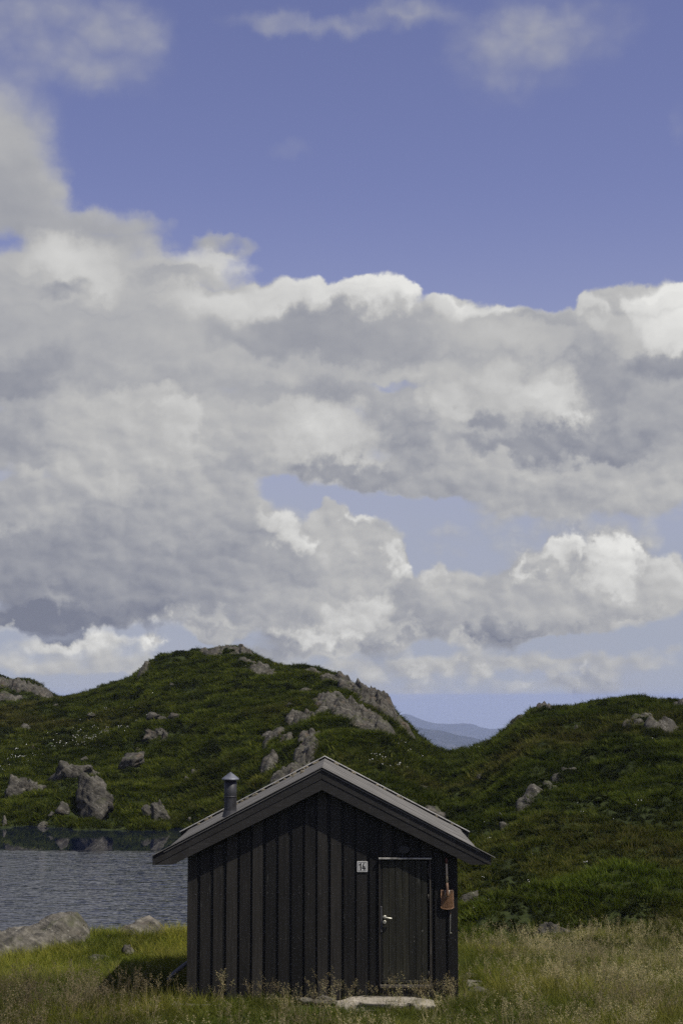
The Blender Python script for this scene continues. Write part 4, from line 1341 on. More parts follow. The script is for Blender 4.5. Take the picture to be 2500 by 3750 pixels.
def rock_mesh(hx, hy, hz, seed, sub, tilt):
    """Angular boulder: a ball cut by random joint planes, broken into facets, stepped along its foliation."""
    n, f = ico_dirs(sub)
    rng = np.random.default_rng(seed)
    k = 13
    pl = rng.normal(size=(k, 3)); pl /= np.linalg.norm(pl, axis=1)[:, None]
    pl[0] = (0.30, -0.1, 1); pl[1] = (-0.9, -0.3, 0.45); pl[2] = (0.8, -0.35, 0.5); pl[3] = (0.1, -0.9, 0.45)
    pl[:4] += rng.normal(scale=0.22, size=(4, 3))
    pl /= np.linalg.norm(pl, axis=1)[:, None]
    d = rng.uniform(0.48, 0.86, k)
    dots = np.maximum(n @ pl.T, 1e-3)
    r = np.minimum((d[None, :] / dots).min(axis=1), 1.3)
    p = n * r[:, None]
    scale = np.array([hx, hy, hz])
    fk = 0.35 if sub >= 5 else 1.0                                # ice-smoothed shore rock
    # broken facets, coarse and fine: each cell is a tilted plate standing proud of or behind its neighbours
    for cells, off, til in ((18, 0.075, 0.22), (70, 0.040, 0.22)) if sub >= 4 else ((16, 0.07, 0.2),):
        c = rng.normal(size=(cells, 3)); c /= np.linalg.norm(c, axis=1)[:, None]
        c2 = c * np.array([1, 1, 1.6])
        wob = n * np.array([1, 1, 1.6]) + 0.10 * np.stack([fbm(n[:, 0] * 4 + seed, n[:, 2] * 4, 2, seed % 71), fbm(n[:, 1] * 4, n[:, 2] * 4 + seed, 2, seed % 73), 0 * n[:, 0]], 1)
        dist = ((wob[:, None, :] - c2[None, :, :]) ** 2).sum(axis=2)
        j = dist.argmin(axis=1)
        o = rng.uniform(-off, off, cells)[j]
        tv = rng.normal(size=(cells, 3))[j]
        tl = ((n - c[j]) * tv).sum(axis=1) * til
        srt = np.sort(dist, axis=1)
        crack = np.clip(1 - (np.sqrt(srt[:, 1]) - np.sqrt(srt[:, 0])) / 0.07, 0, 1)
        p = p * (1 + fk * (o + tl - 0.05 * crack))[:, None]
    # foliation steps
    s = np.array([-0.45, -0.25, 0.86]); s /= np.linalg.norm(s)
    w = p * scale
    q = w @ s / max(0.09, 0.20 * min(hx, hz)) + rng.uniform(0, 5) + 1.0 * fbm(w[:, 0] * 1.1 / hx + seed, w[:, 2] * 1.1 / hx, 2, seed % 97)
    saw = q - np.floor(q)
    groove = np.clip(1 - np.minimum(saw, 1 - saw) / 0.10, 0, 1)
    amp = 0.05 * (0.5 + 0.5 * np.sin(np.floor(q) * 2.4 + seed))
    nz = fbm(p[:, 0] * 1.7 + seed * 1.37, p[:, 1] * 1.3 + p[:, 2] * 1.9, 4, seed % 89, 0.55)
    p = p * (1 + 0.02 * nz - 0.03 * groove + amp)[:, None]
    w = p * scale
    tp = 1 - (0.55 if seed == 11 else 0.28) * np.clip(w[:, 2] / hz, -0.3, 1)
    w[:, 0] *= tp; w[:, 1] *= tp
    a = R(-tilt)
    x = w[:, 0] * math.cos(a) - w[:, 2] * math.sin(a); z = w[:, 0] * math.sin(a) + w[:, 2] * math.cos(a)
    w = np.stack([x, w[:, 1], z], 1)
    me = mesh_from_arrays('rock', w, f, smooth=(sub >= 5))
    me.materials.append(MAT_PALE if sub >= 5 or seed in (132, 133, 137, 138, 140, 141, 142, 143, 144) else MAT_ROCK)
    return me


CRAGS = [  # name, label, category, ice-smoothed, humps (x, y, half width, half depth, height)
    ('rock_outcrop', 'large grey cliff on the right shoulder of the main hill', 'outcrop', 0, [(0.13,75.40,1.19,3.45,0.55), (1.41,71.20,1.40,4.07,0.80), (2.59,68.00,1.27,3.69,0.90), (3.61,68.90,1.03,2.98,0.80), (0.99,59.00,1.45,4.23,0.60), (2.18,56.80,1.12,3.25,0.55), (-0.29,64.10,1.05,3.07,0.45), (-0.54,59.80,0.70,2.02,0.40)]),
    ('rock_outcrop', 'steep rib of broken rock dropping from the cliff toward the roof', 'outcrop', 0, [(-1.61,58.10,0.64,1.85,0.65), (-1.23,52.70,0.60,1.73,0.70), (-1.29,49.40,0.61,1.78,0.65), (-2.20,59.40,0.46,1.30,0.40)]),
    ('rock_outcrop', 'scattered broken rocks left of the steep rib', 'outcrop', 0, [(-2.96,56.10,0.67,1.60,0.40), (-3.44,57.80,0.38,0.90,0.30), (-2.36,53.90,0.36,1.05,0.35)]),
    ('rock_outcrop', 'lowest broken rocks of the rib just above the roof ridge', 'outcrop', 0, [(-1.58,46.40,0.78,1.80,0.65), (-2.27,46.20,0.65,1.70,0.65), (-1.19,47.40,0.46,1.35,0.50), (-2.99,50.60,0.46,1.32,0.40)]),
    ('rock_outcrop', 'bare rocky crest of the far ridge at the left picture edge', 'outcrop', 0, [(-30.94,130.00,2.11,2.80,0.60), (-28.67,128.10,1.53,2.35,0.70), (-27.15,127.40,1.24,2.35,0.60), (-29.27,123.00,1.74,1.11,0.35)]),
    ('rock_outcrop', 'bare rock cap on the very summit of the main hill', 'outcrop', 0, [(-9.72,96.90,0.55,1.61,0.40), (-8.54,95.70,1.31,2.95,0.50), (-6.92,93.70,0.97,2.80,0.50)]),
    ('rock_outcrop', 'slanting bare rock on the left shoulder of the main hill', 'outcrop', 0, [(-13.94,94.10,0.54,1.57,0.60), (-13.86,97.20,0.55,1.61,0.60)]),
    ('rock_outcrop', 'stony scree band running down just right of the summit', 'outcrop', 0, [(-5.92,87.80,0.92,2.68,0.40), (-4.89,85.70,1.01,2.93,0.40), (-4.06,83.30,0.59,1.72,0.30)]),
    ('rock_outcrop', 'small rock knob on the crest between summit and cliff', 'outcrop', 0, [(-1.68,84.50,0.80,2.31,0.45), (-0.77,83.00,0.39,1.14,0.30)]),
    ('rock_outcrop', 'rock knob where the right hill drops to the saddle', 'outcrop', 0, [(10.30,57.70,0.48,1.40,0.60), (9.98,57.70,0.38,1.10,0.50)]),
    ('rock_outcrop', 'dark rock face on the saddle side of the right hill', 'outcrop', 0, [(8.90,60.20,0.50,1.44,0.50), (9.18,59.50,0.38,1.12,0.50)]),
    ('rock_outcrop', 'flat grey ledges near the top of the right hill', 'outcrop', 0, [(12.58,45.00,0.58,1.45,0.30), (13.31,46.80,0.52,1.10,0.28)]),
    ('rock_outcrop', 'pale flat slabs near the right picture edge', 'outcrop', 0, [(13.27,42.90,0.62,1.15,0.28), (13.90,44.10,0.50,0.85,0.25)]),
    ('rock_outcrop', 'bare rock on the skyline at the right picture edge', 'outcrop', 0, [(15.68,51.90,0.42,1.22,0.50), (16.87,54.90,0.66,1.91,0.60)]),
    ('rock_outcrop', 'long diagonal rib of grey rock across the right hill', 'outcrop', 0, [(6.31,30.80,0.20,0.59,0.15), (6.52,31.05,0.23,0.66,0.15), (6.75,31.45,0.24,0.68,0.15), (6.99,31.90,0.24,0.65,0.15), (7.28,32.45,0.26,0.68,0.15), (7.65,33.40,0.29,0.65,0.15), (8.07,34.40,0.30,0.57,0.15), (8.54,35.30,0.33,0.50,0.15)]),
    ('shore_rock', 'long pale lichen-spotted rock lying on the near left shore', 'rock', 1, [(-5.18,7.3,0.60,0.85,0.76), (-5.85,6.8,0.75,1.05,0.62), (-6.6,6.2,0.85,1.30,0.50), (-7.6,6.2,1.0,1.2,0.45)]),
    ('shore_rock', 'low mossy rock on the near shore beside the cabin', 'rock', 1, [(-3.70,7.7,0.60,0.60,0.42), (-4.05,7.6,0.40,0.55,0.26), (-3.35,8.0,0.36,0.50,0.26)]),
]


def cellular(x, y, seed):
    """Nearest feature point on a jittered grid: offset to it, its random value, and distance to the cell border."""
    xi, yi = np.floor(x), np.floor(y)
    best = np.full(x.shape, 1e9); sec = np.full(x.shape, 1e9)
    ox = np.zeros_like(x); oy = np.zeros_like(x); val = np.zeros_like(x)
    for dx in (-1, 0, 1):
        for dy in (-1, 0, 1):
            cx, cy = xi + dx, yi + dy
            h = np.sin(cx * 127.1 + cy * 311.7 + seed * 17.3) * 43758.5453; h = h - np.floor(h)
            h2 = np.sin(cx * 269.5 + cy * 183.3 + seed * 7.1) * 24634.6345; h2 = h2 - np.floor(h2)
            px, py = cx + 0.15 + 0.7 * h, cy + 0.15 + 0.7 * h2
            d = np.hypot(x - px, y - py)
            n = d < best
            sec = np.where(n, best, np.minimum(sec, d))
            best = np.where(n, d, best)
            ox = np.where(n, x - px, ox); oy = np.where(n, y - py, oy)
            v = np.sin(h * 91.3 + h2 * 47.9 + seed) * 0.5 + 0.5
            val = np.where(n, v, val)
    return ox, oy, val, sec - best


def crag_mask(humps, x, y):
    m = np.zeros_like(x); hh = np.zeros_like(x)
    for (cx, cy, rx, ry, h) in humps:
        q = 1 - ((x - cx) / rx) ** 2 - ((y - cy) / ry) ** 2
        m = np.maximum(m, q); hh = np.maximum(hh, np.clip(q, 0, 1) ** 0.5 * h * (0.85 if h > 0.3 else 1.0))
    return m, hh


def crag_height(humps, smooth, x, y, seed):
    """Bare rock standing out of the turf; negative where turf covers it."""
    m, hh = crag_mask(humps, x, y)
    far = 1.0 if not smooth else 0.45
    w1 = 0.35 * fbm(x * 0.8, y * 0.8, 3, seed + 1); w2 = 0.35 * fbm(x * 0.8 + 31, y * 0.8, 3, seed + 2)
    ox, oy, v, e = cellular((x + w1) * 0.85 / far, (y + w2) * 0.55 / far, seed)
    ox2, oy2, v2, e2 = cellular((x + w2) * 2.4 / far, (y + w1) * 1.7 / far, seed + 5)
    z = hh - (0.10 if max(h[4] for h in humps) > 0.3 else 0.04)
    if smooth:
        z = z + 0.10 * fbm(x * 1.3, y * 1.3, 5, seed, 0.55) + 0.09 * (v - 0.5) - 0.10 * np.clip(1 - e / 0.07, 0, 1) * (v > 0.4) + 0.035 * (v2 - 0.5) - 0.03 * np.clip(1 - e2 / 0.08, 0, 1) * (v2 > 0.55)
    else:
        k = np.clip(hh / 0.4, 0, 1.4)
        z = z + k * (0.20 * (v - 0.5) + 0.17 * (-ox * 0.8 + oy * 0.5) - 0.22 * np.clip(1 - e / 0.12, 0, 1))
        ox3, oy3, v3, e3 = cellular((x + w1 * 0.4) * 5.2, (y + w2 * 0.4) * 3.8, seed + 9)
        z = z + k * (0.13 * (v2 - 0.5) + 0.11 * (-ox2 * 0.8 + oy2 * 0.4) - 0.09 * np.clip(1 - e2 / 0.10, 0, 1) + 0.07 * (v3 - 0.5) - 0.04 * np.clip(1 - e3 / 0.12, 0, 1)) + 0.10 * fbm(x * 1.1, y * 1.1, 4, seed)
    return np.where(m > 0, z, -0.25 - 0.3 * np.clip(-m, 0, 1))


def build_crags():
    for i, (name, label, cat, smooth, humps) in enumerate(CRAGS):
        x0 = min(h[0] - h[2] for h in humps) - 0.3; x1 = max(h[0] + h[2] for h in humps) + 0.3
        y0 = min(h[1] - h[3] for h in humps) - 0.3; y1 = max(h[1] + h[3] for h in humps) + 0.3
        st = 0.05 if smooth else (0.075 if y0 < 60 else 0.10)
        xs = np.arange(x0, x1, st); ys = np.arange(y0, y1, st * (1.0 if smooth else 1.4))
        X, Y = np.meshgrid(xs, ys, indexing='ij')
        H = crag_height(humps, smooth, X, Y, i * 13 + 3)
        Z = land(X, Y) * 1.0 + H
        # lean the ledges out over their own feet, so that faces are steep
        Yd = Y - (0.35 if not smooth else 0.0) * np.clip(H, 0, 2)
        root = (xs[len(xs) // 2], ys[len(ys) // 2], 0.0)
        keep = (H > -0.12)
        v = np.stack([X.ravel() - root[0], Yd.ravel() - root[1], Z.ravel()], 1)
        f = grid_faces(len(xs), len(ys))
        kr = keep.ravel()
        f = f[kr[f].any(axis=1)]
        used = np.unique(f); remap = np.zeros(len(v), dtype=np.int64); remap[used] = np.arange(len(used))
        me = mesh_from_arrays(name, v[used], remap[f], smooth=bool(smooth))
        me.materials.append(MAT_PALE if smooth else MAT_ROCK)
        o = link(name, me, None, None, None, label, cat)
        o.location = root


def crag_cover(x, y):
    c = np.full(x.shape, -1.0)
    for i, (name, label, cat, smooth, humps) in enumerate(CRAGS):
        x0 = min(h[0] - h[2] for h in humps); x1 = max(h[0] + h[2] for h in humps)
        y0 = min(h[1] - h[3] for h in humps); y1 = max(h[1] + h[3] for h in humps)
        k = (x > x0) & (x < x1) & (y > y0) & (y < y1)
        if k.any(): c[k] = np.maximum(c[k], crag_height(humps, smooth, x[k], y[k], i * 13 + 3))
    return c


build_crags()


def build_rocks():
    for name, label, cat, pieces in ROCKS:
        root = None
        if len(pieces) > 1:
            x, y = pieces[0][0], pieces[0][1]
            root = link(name, None, None, None, None, label, cat)
            root.location = (x, y, float(land_smooth(np.array([x]), np.array([y]))[0]))
            rl = root.location.copy()
        for (x, y, hx, hy, hz, seed, sub, tilt) in pieces:
            z = float(land(np.array([x]), np.array([y]))[0])
            me = rock_mesh(hx, hy, hz, seed, sub, tilt)
            if root is None:
                o = link(name, me, None, None, None, label, cat)
                o.location = (x, y, z + hz * (1.0 if seed == 47 else 0.75 if -1.5 < y < 0.6 or x > 2.1 and y < 3 else 0.42))
            else:
                o = link('rock', me, root)
                o.location = Vector((x, y, z + hz * (1.0 if seed == 47 else 0.75 if -1.5 < y < 0.6 or x > 2.1 and y < 3 else 0.42))) - rl


build_rocks()


def door_slab():
    """Rough stone slab in front of the door."""
    n, f = ico_dirs(5)
    p = np.sign(n) * np.abs(n) ** 0.28
    p = p / np.maximum(1.0, np.linalg.norm(p, axis=1, keepdims=True) / 1.35)
    w = p * np.array([0.735, 0.30, 0.085])
    w[:, 0] += 0.03 * fbm(w[:, 1] * 5, w[:, 2] * 5, 3, 3)
    w[:, 1] += 0.11 * fbm(w[:, 0] * 4, w[:, 2] * 6 + 4, 3, 4)
    w[:, 2] += 0.030 * fbm(w[:, 0] * 5, w[:, 1] * 6, 4, 5) + 0.014 * np.sin(w[:, 0] * 3 + 1) - 0.02 * np.maximum(0, w[:, 0] - 0.2)
    me = mesh_from_arrays('door_slab', w, f)
    o = link('door_slab', me, None, MAT_SLAB, None, 'rough grey stone slab lying before the cabin door', 'stone slab')
    o.location = (0.955, -0.36, 0.095)


def mat_slab():
    m, N, b = new_mat('pale_slab_stone')
    tc = N.n('ShaderNodeTexCoord').outputs['Object']
    a = N.noise(tc, 6.0, 6, 0.65); c2 = N.noise(tc, 40.0, 4, 0.6)
    c = N.ramp(N.m('ADD', N.m('MULTIPLY', a, 0.65), N.m('MULTIPLY', c2, 0.35)), [(0.3, (0.14, 0.125, 0.10)), (0.55, (0.28, 0.255, 0.205)), (0.75, (0.36, 0.335, 0.28))])
    c = N.mix(N.maprange(N.noise(tc, 3.0, 4, 0.6), 0.56, 0.66, 0.0, 0.7), c, (0.075, 0.07, 0.04))
    N.put(b.inputs['Base Color'], c)
    b.inputs['Roughness'].default_value = 0.95
    bump(N, b, N.m('ADD', a, N.m('MULTIPLY', c2, 0.3)), 0.8, 0.02)
    return m


MAT_SLAB = mat_slab()
door_slab()


def bits_by_cabin():
    # grey plank lying in the grass before the left corner
    bm = bmesh.new(); bm_box(bm, -0.30, 0.30, -0.05, 0.05, -0.012, 0.012); me = bm_done(bm, 'plank', 0.003)
    o = link('fallen_plank', me, None, mat_wood('silver_grey_plank', (0.10, 0.09, 0.07), (0.22, 0.205, 0.17), grain=(1.5, 30, 30), rough=0.85), None, 'weathered grey plank lying in grass before the left cabin corner', 'plank')
    o.location = (-1.96, -0.42, 0.115); o.rotation_euler = (0, R(2), R(3))
    # grey pipe slanting out of the left wall
    bm = bmesh.new()
    bm_tube(bm, [(-2.02, 0.75, 0.60), (-2.12, 0.72, 0.545), (-2.30, 0.66, 0.41), (-2.40, 0.63, 0.30)], 0.033, 12)
    o = link('drain_pipe', bm_done(bm, 'drain_pipe', 0, True), None, mat_plain('grey_plastic_pipe', (0.11, 0.11, 0.118), 0.5), None, 'grey pipe slanting out of the left cabin wall into grass', 'pipe')
    # moss and grit along the roof edges
    rng = random.Random(31)
    bm = bmesh.new()
    for k in range(46):
        s = -1 if k < 34 else 1
        x = s * rng.uniform(0.1, 2.3)
        y = Y_BACKVERGE - 0.12 - abs(rng.gauss(0, 0.10 if k < 24 else 1.2)) if k < 34 else Y_BACKVERGE - 0.11 - abs(rng.gauss(0, 0.05))
        y = max(y, 0.2)
        r = rng.uniform(0.012, 0.032)
        mtx = Matrix.Translation((x, y, roof_z(x) - 0.016)) @ Matrix.Rotation(s * math.atan(SLOPE), 4, 'Y') @ Matrix.Diagonal((r * rng.uniform(1, 2.2), r * rng.uniform(1, 1.8), r * 0.8, 1))
        bmesh.ops.create_icosphere(bm, subdivisions=1, radius=1.0, matrix=mtx)
    o = link('moss', bm_done(bm, 'moss'), cabin, mat_plain('dry_grey_moss', (0.15, 0.13, 0.085), 0.95)); o['kind'] = 'stuff'


bits_by_cabin()

# ------------------------------------------------------------------ plants
RNG = np.random.default_rng(77)


def mat_plant(name, translucent=0.35, rough=0.6):
    """Leaf colour comes from each plant's own tint; blades differ a little from one another."""
    m = bpy.data.materials.new(name); m.use_nodes = True
    t = m.node_tree; t.nodes.clear()
    N = NT(t)
    at = N.n('ShaderNodeAttribute', attribute_type='INSTANCER', attribute_name='tint')
    bl = N.n('ShaderNodeAttribute', attribute_type='GEOMETRY', attribute_name='blade')
    dry = N.mix(bl.outputs['Fac'], (1.15, 1.05, 1.0), (1.40, 1.22, 1.0))
    c = N.mix(1.0, at.outputs['Color'], N.mix(N.maprange(bl.outputs['Fac'], 0.0, 0.75), (0.62, 0.70, 0.62), dry), 'MULTIPLY')
    d = N.n('ShaderNodeBsdfDiffuse'); N.put(d.inputs[0], c)
    tr = N.n('ShaderNodeBsdfTranslucent'); N.put(tr.inputs[0], N.mix(1.0, c, (1.0, 1.12, 0.6), 'MULTIPLY'))
    mx = N.n('ShaderNodeMixShader'); mx.inputs[0].default_value = translucent
    t.links.new(d.outputs[0], mx.inputs[1]); t.links.new(tr.outputs[0], mx.inputs[2])
    o = N.n('ShaderNodeOutputMaterial'); t.links.new(mx.outputs[0], o.inputs[0])
    return m


def mat_solid(name, c, rough=0.8):
    m, N, b = new_mat(name)
    bl = N.n('ShaderNodeAttribute', attribute_type='GEOMETRY', attribute_name='blade')
    N.put(b.inputs['Base Color'], N.mix(bl.outputs['Fac'], tuple(x * 0.7 for x in c), tuple(min(1, x * 1.25) for x in c)))
    b.inputs['Roughness'].default_value = rough
    return m


MAT_BLADE = mat_plant('grass_blades', 0.35)
MAT_HEAD = mat_plant('grass_seed_heads', 0.45)
MAT_SHRUB = mat_plant('heath_leaves', 0.15)
MAT_COTTON = mat_solid('cotton_grass_white', (0.74, 0.74, 0.70))


class Geo:
    """Collects ribbons and leaf quads with a per-face material and a per-vertex blade value."""
    def __init__(self): self.v, self.f, self.m, self.b = [], [], [], []

    def ribbon(self, pts, widths, side, mi, val):
        base = len(self.v)
        for p, w in zip(pts, widths):
            self.v.append(tuple(p - side * w)); self.v.append(tuple(p + side * w)); self.b += [val, val]
        for i in range(len(pts) - 1):
            a = base + 2 * i
            self.f.append((a, a + 1, a + 3, a + 2)); self.m.append(mi)

    def quad(self, c, u, w, mi, val):
        b = len(self.v)
        for p in (c - u - w * 0.4, c + w, c + u - w * 0.2, c - w): self.v.append(tuple(p)); self.b.append(val)
        self.f.append((b, b + 1, b + 2, b + 3)); self.m.append(mi)

    def obj(self, name, mats, coll):
        me = bpy.data.meshes.new(name)
        me.from_pydata(self.v, [], self.f)
        for m in mats: me.materials.append(m)
        me.polygons.foreach_set('material_index', np.array(self.m, dtype=np.int32))
        a = me.attributes.new('blade', 'FLOAT', 'POINT'); a.data.foreach_set('value', np.array(self.b, dtype=np.float32))
        me.update()
        o = bpy.data.objects.new(name, me); coll.objects.link(o)
        return o


def blade(g, rng, root, h, lean, az, w, mi=0, segs=3, curl=1.6, val=None):
    d = np.array([math.cos(az), math.sin(az), 0.0])
    side_az = az + math.pi / 2 + rng.uniform(-0.9, 0.9)
    side = np.array([math.cos(side_az), math.sin(side_az), 0.0])
    pts, ws = [], []
    for i in range(segs + 1):
        t = i / segs
        pts.append(root + d * lean * t ** curl + np.array([0, 0, h * (t - 0.12 * t * t * (lean / max(h, 1e-3)))]))
        ws.append(w * (1 - t) ** 0.7 + w * 0.06)
    g.ribbon(pts, ws, side, mi, rng.uniform(0, 1) if val is None else val)
    return pts


def make_tufts(coll, n, nb, hr, rad, w, lean, segs, seed, mats=None):
    out = []
    for k in range(n):
        rng = np.random.default_rng(seed + k); g = Geo()
        for i in range(nb):
            r = rad * math.sqrt(rng.uniform()); a = rng.uniform(0, 2 * math.pi)
            root = np.array([r * math.cos(a), r * math.sin(a), -0.02])
            h = rng.uniform(*hr)
            blade(g, rng, root, h, h * rng.uniform(*lean), a + rng.normal(0, 0.7), w * rng.uniform(0.7, 1.3), 0, segs)
        out.append(g.obj('tuft', mats or [MAT_BLADE], coll))
    return out


def make_seed_tufts(coll, n, ns, hr, rad, seed, spread=0.5, drop=1.0):
    """Hair grass in flower: thin stalks with open, nodding panicles, and a few leaf blades at the foot."""
    for k in range(n):
        rng = np.random.default_rng(seed + k); g = Geo()
        for i in range(ns):
            r = rad * math.sqrt(rng.uniform()); a = rng.uniform(0, 2 * math.pi)
            root = np.array([r * math.cos(a), r * math.sin(a), -0.02])
            h = rng.uniform(*hr)
            az = a + rng.normal(0, 0.6)
            pts = blade(g, rng, root, h, h * rng.uniform(0.05, 0.40), az, 0.0016, 0, 4, 1.9, rng.uniform(0.5, 1.0))
            top, low = pts[-1], pts[-2]
            axis = top - low
            L = h * rng.uniform(0.22, 0.34)
            nbr = int(rng.integers(9, 15))
            for b in range(nbr):
                t = 1 - (b / nbr) * 0.95
                c0 = top - axis / np.linalg.norm(axis) * L * (1 - t)
                ba = rng.uniform(0, 2 * math.pi)
                ln = L * spread * (0.25 + 0.75 * (1 - t)) * rng.uniform(0.5, 1.0)
                tip = c0 + np.array([math.cos(ba) * ln, math.sin(ba) * ln, ln * rng.uniform(-0.5, 0.55) * drop])
                up = np.array([0, 0, 1.0])
                sd = np.cross(tip - c0, up); sd = sd / (np.linalg.norm(sd) + 1e-6)
                g.ribbon([c0, tip], [0.0008, 0.0006], sd, 1, rng.uniform(0.3, 1))
                for q in range(2):
                    cc = c0 + (tip - c0) * rng.uniform(0.55, 1.05)
                    u = rng.normal(size=3); u = u / np.linalg.norm(u)
                    w = np.cross(u, rng.normal(size=3)); w = w / (np.linalg.norm(w) + 1e-6)
                    g.quad(cc, u * rng.uniform(0.008, 0.014), w * rng.uniform(0.003, 0.0055), 1, rng.uniform(0, 1))
        for i in range(ns):
            r = rad * math.sqrt(rng.uniform()); a = rng.uniform(0, 2 * math.pi)
            h = rng.uniform(0.12, 0.26)
            blade(g, rng, np.array([r * math.cos(a), r * math.sin(a), -0.02]), h, h * rng.uniform(0.2, 0.8), a, 0.003, 0, 3)
        g.obj('seed_tuft', [MAT_BLADE, MAT_HEAD], coll)


def make_shrubs(coll, n, leaves, rad, hgt, size, seed):
    for k in range(n):
        rng = np.random.default_rng(seed + k); g = Geo()
        lob = [(rng.uniform(-.5, .5) * rad, rng.uniform(-.5, .5) * rad, rng.uniform(0.5, 1.0)) for _ in range(4)]
        for i in range(leaves):
            lx, ly, ls = lob[int(rng.integers(4))]
            v = rng.normal(size=3); v /= np.linalg.norm(v); v[2] = abs(v[2])
            rr = rng.uniform(0.55, 1.0)
            c = np.array([lx + v[0] * rad * 0.65 * ls * rr, ly + v[1] * rad * 0.65 * ls * rr, v[2] * hgt * ls * rr])
            u = v * 0.6 + rng.normal(size=3) * 0.5; u /= np.linalg.norm(u)
            w = np.cross(u, rng.normal(size=3)); w /= (np.linalg.norm(w) + 1e-6)
            s = size * rng.uniform(0.6, 1.3)
            g.quad(c, u * s, w * s * 0.45, 0, rng.uniform())
        g.obj('shrub', [MAT_SHRUB], coll)


def make_cotton(coll, n, seed):
    for k in range(n):
        rng = np.random.default_rng(seed + k); g = Geo()
        for s in range(int(rng.integers(1, 4))):
            a = rng.uniform(0, 2 * math.pi); r = rng.uniform(0, 0.08)
            root = np.array([r * math.cos(a), r * math.sin(a), 0.0])
            pts = blade(g, rng, root, rng.uniform(0.26, 0.4), 0.06, a, 0.003, 0, 3, val=0.4)
            for q in range(16):
                u = rng.normal(size=3); u /= np.linalg.norm(u)
                w = np.cross(u, rng.normal(size=3)); w /= (np.linalg.norm(w) + 1e-6)
                g.quad(pts[-1] + rng.normal(size=3) * np.array([0.009, 0.009, 0.012]) - np.array([0, 0, 0.015]), u * 0.026, w * 0.014, 1, rng.uniform())
        g.obj('cotton', [MAT_BLADE, MAT_COTTON], coll)


def coll_new(name): return bpy.data.collections.new(name)


def scatter_tree(coll, name):
    """Node tree that stands a copy of one of the collection's plants on every point."""
    ng = bpy.data.node_groups.new(name, 'GeometryNodeTree')
    ng.interface.new_socket(name='Geometry', in_out='INPUT', socket_type='NodeSocketGeometry')
    ng.interface.new_socket(name='Geometry', in_out='OUTPUT', socket_type='NodeSocketGeometry')
    nd, lk = ng.nodes, ng.links
    gi, go = nd.new('NodeGroupInput'), nd.new('NodeGroupOutput')
    ci = nd.new('GeometryNodeCollectionInfo')
    ci.inputs['Collection'].default_value = coll
    ci.inputs['Separate Children'].default_value = True
    ci.inputs['Reset Children'].default_value = True
    ip = nd.new('GeometryNodeInstanceOnPoints')
    ip.inputs['Pick Instance'].default_value = True
    lk.new(gi.outputs[0], ip.inputs['Points']); lk.new(ci.outputs[0], ip.inputs['Instance'])
    for nm, ty, sock in (('pick', 'INT', 'Instance Index'), ('turn', 'FLOAT_VECTOR', 'Rotation'), ('size', 'FLOAT_VECTOR', 'Scale')):
        a = nd.new('GeometryNodeInputNamedAttribute'); a.data_type = ty; a.inputs['Name'].default_value = nm
        lk.new(a.outputs['Attribute'], ip.inputs[sock])
    lk.new(ip.outputs[0], go.inputs[0])
    return ng


def scatter(name, coll, pos, tint, size, label, cat='grass', lean=0.12, zs=None):
    n = len(pos)
    me = bpy.data.meshes.new(name)
    me.vertices.add(n); me.vertices.foreach_set('co', np.asarray(pos, dtype=np.float32).ravel())
    k = len(coll.objects)
    a = me.attributes.new('pick', 'INT', 'POINT'); a.data.foreach_set('value', RNG.integers(0, k, n).astype(np.int32))
    turn = np.stack([RNG.normal(0, lean, n), RNG.normal(0, lean, n), RNG.uniform(0, 6.283, n)], 1)
    a = me.attributes.new('turn', 'FLOAT_VECTOR', 'POINT'); a.data.foreach_set('vector', turn.astype(np.float32).ravel())
    if zs is None: zs = np.ones(n)
    sz = np.stack([size, size, size * zs], 1)
    a = me.attributes.new('size', 'FLOAT_VECTOR', 'POINT'); a.data.foreach_set('vector', sz.astype(np.float32).ravel())
    a = me.attributes.new('tint', 'FLOAT_COLOR', 'POINT')
    a.data.foreach_set('color', np.concatenate([tint, np.ones((n, 1))], 1).astype(np.float32).ravel())
    o = link(name, me, None, None, 'stuff', label, cat)
    md = o.modifiers.new('scatter', 'NODES'); md.node_group = scatter_tree(coll, name + '_scatter')
    return o


def sample_land(n, d0, d1, amax, seed):
    rng = np.random.default_rng(seed)
    d = np.sqrt(rng.uniform(d0 * d0, d1 * d1, n)); a = rng.uniform(-amax, amax, n)
    return VX + a * d, VY + d, a, d


def mix3(f, a, b): return np.asarray(a)[None, :] * (1 - f[:, None]) + np.asarray(b)[None, :] * f[:, None]


def ok_ground(x, y, z, d, a):
    Rr = np.interp(a, _sk[:, 0], _sk[:, 1]); Rb = np.interp(a, _bk[:, 0], _bk[:, 1])
    far = np.where(a < -0.155, np.maximum(Rr, Rb), Rr) + 2.0
    dry = z > LAKE_Z + 0.06
    hut = (x > X_L - 0.05) & (x < X_R + 0.05) & (y > -0.02) & (y < CAB_BACK + 0.1)
    clear = np.ones(len(x), dtype=bool)
    for _, _, _, pieces in ROCKS:
        for (rx, ry, hx, hy, hz, seed, sub, tilt) in pieces:
            if abs(rx) < 3.4 and ry < 3:
                clear &= ((x - rx) / (hx * 1.05)) ** 2 + ((y - ry + 0.30) / (hy + 0.38)) ** 2 > 1.0
            clear &= ((x - rx) / (hx * 0.80)) ** 2 + ((y - ry + 0.25 * hy) / (hy * 1.0)) ** 2 > 1.0
    clear &= crag_cover(x, y) < 0.04
    return dry & ~hut & (d < far) & clear


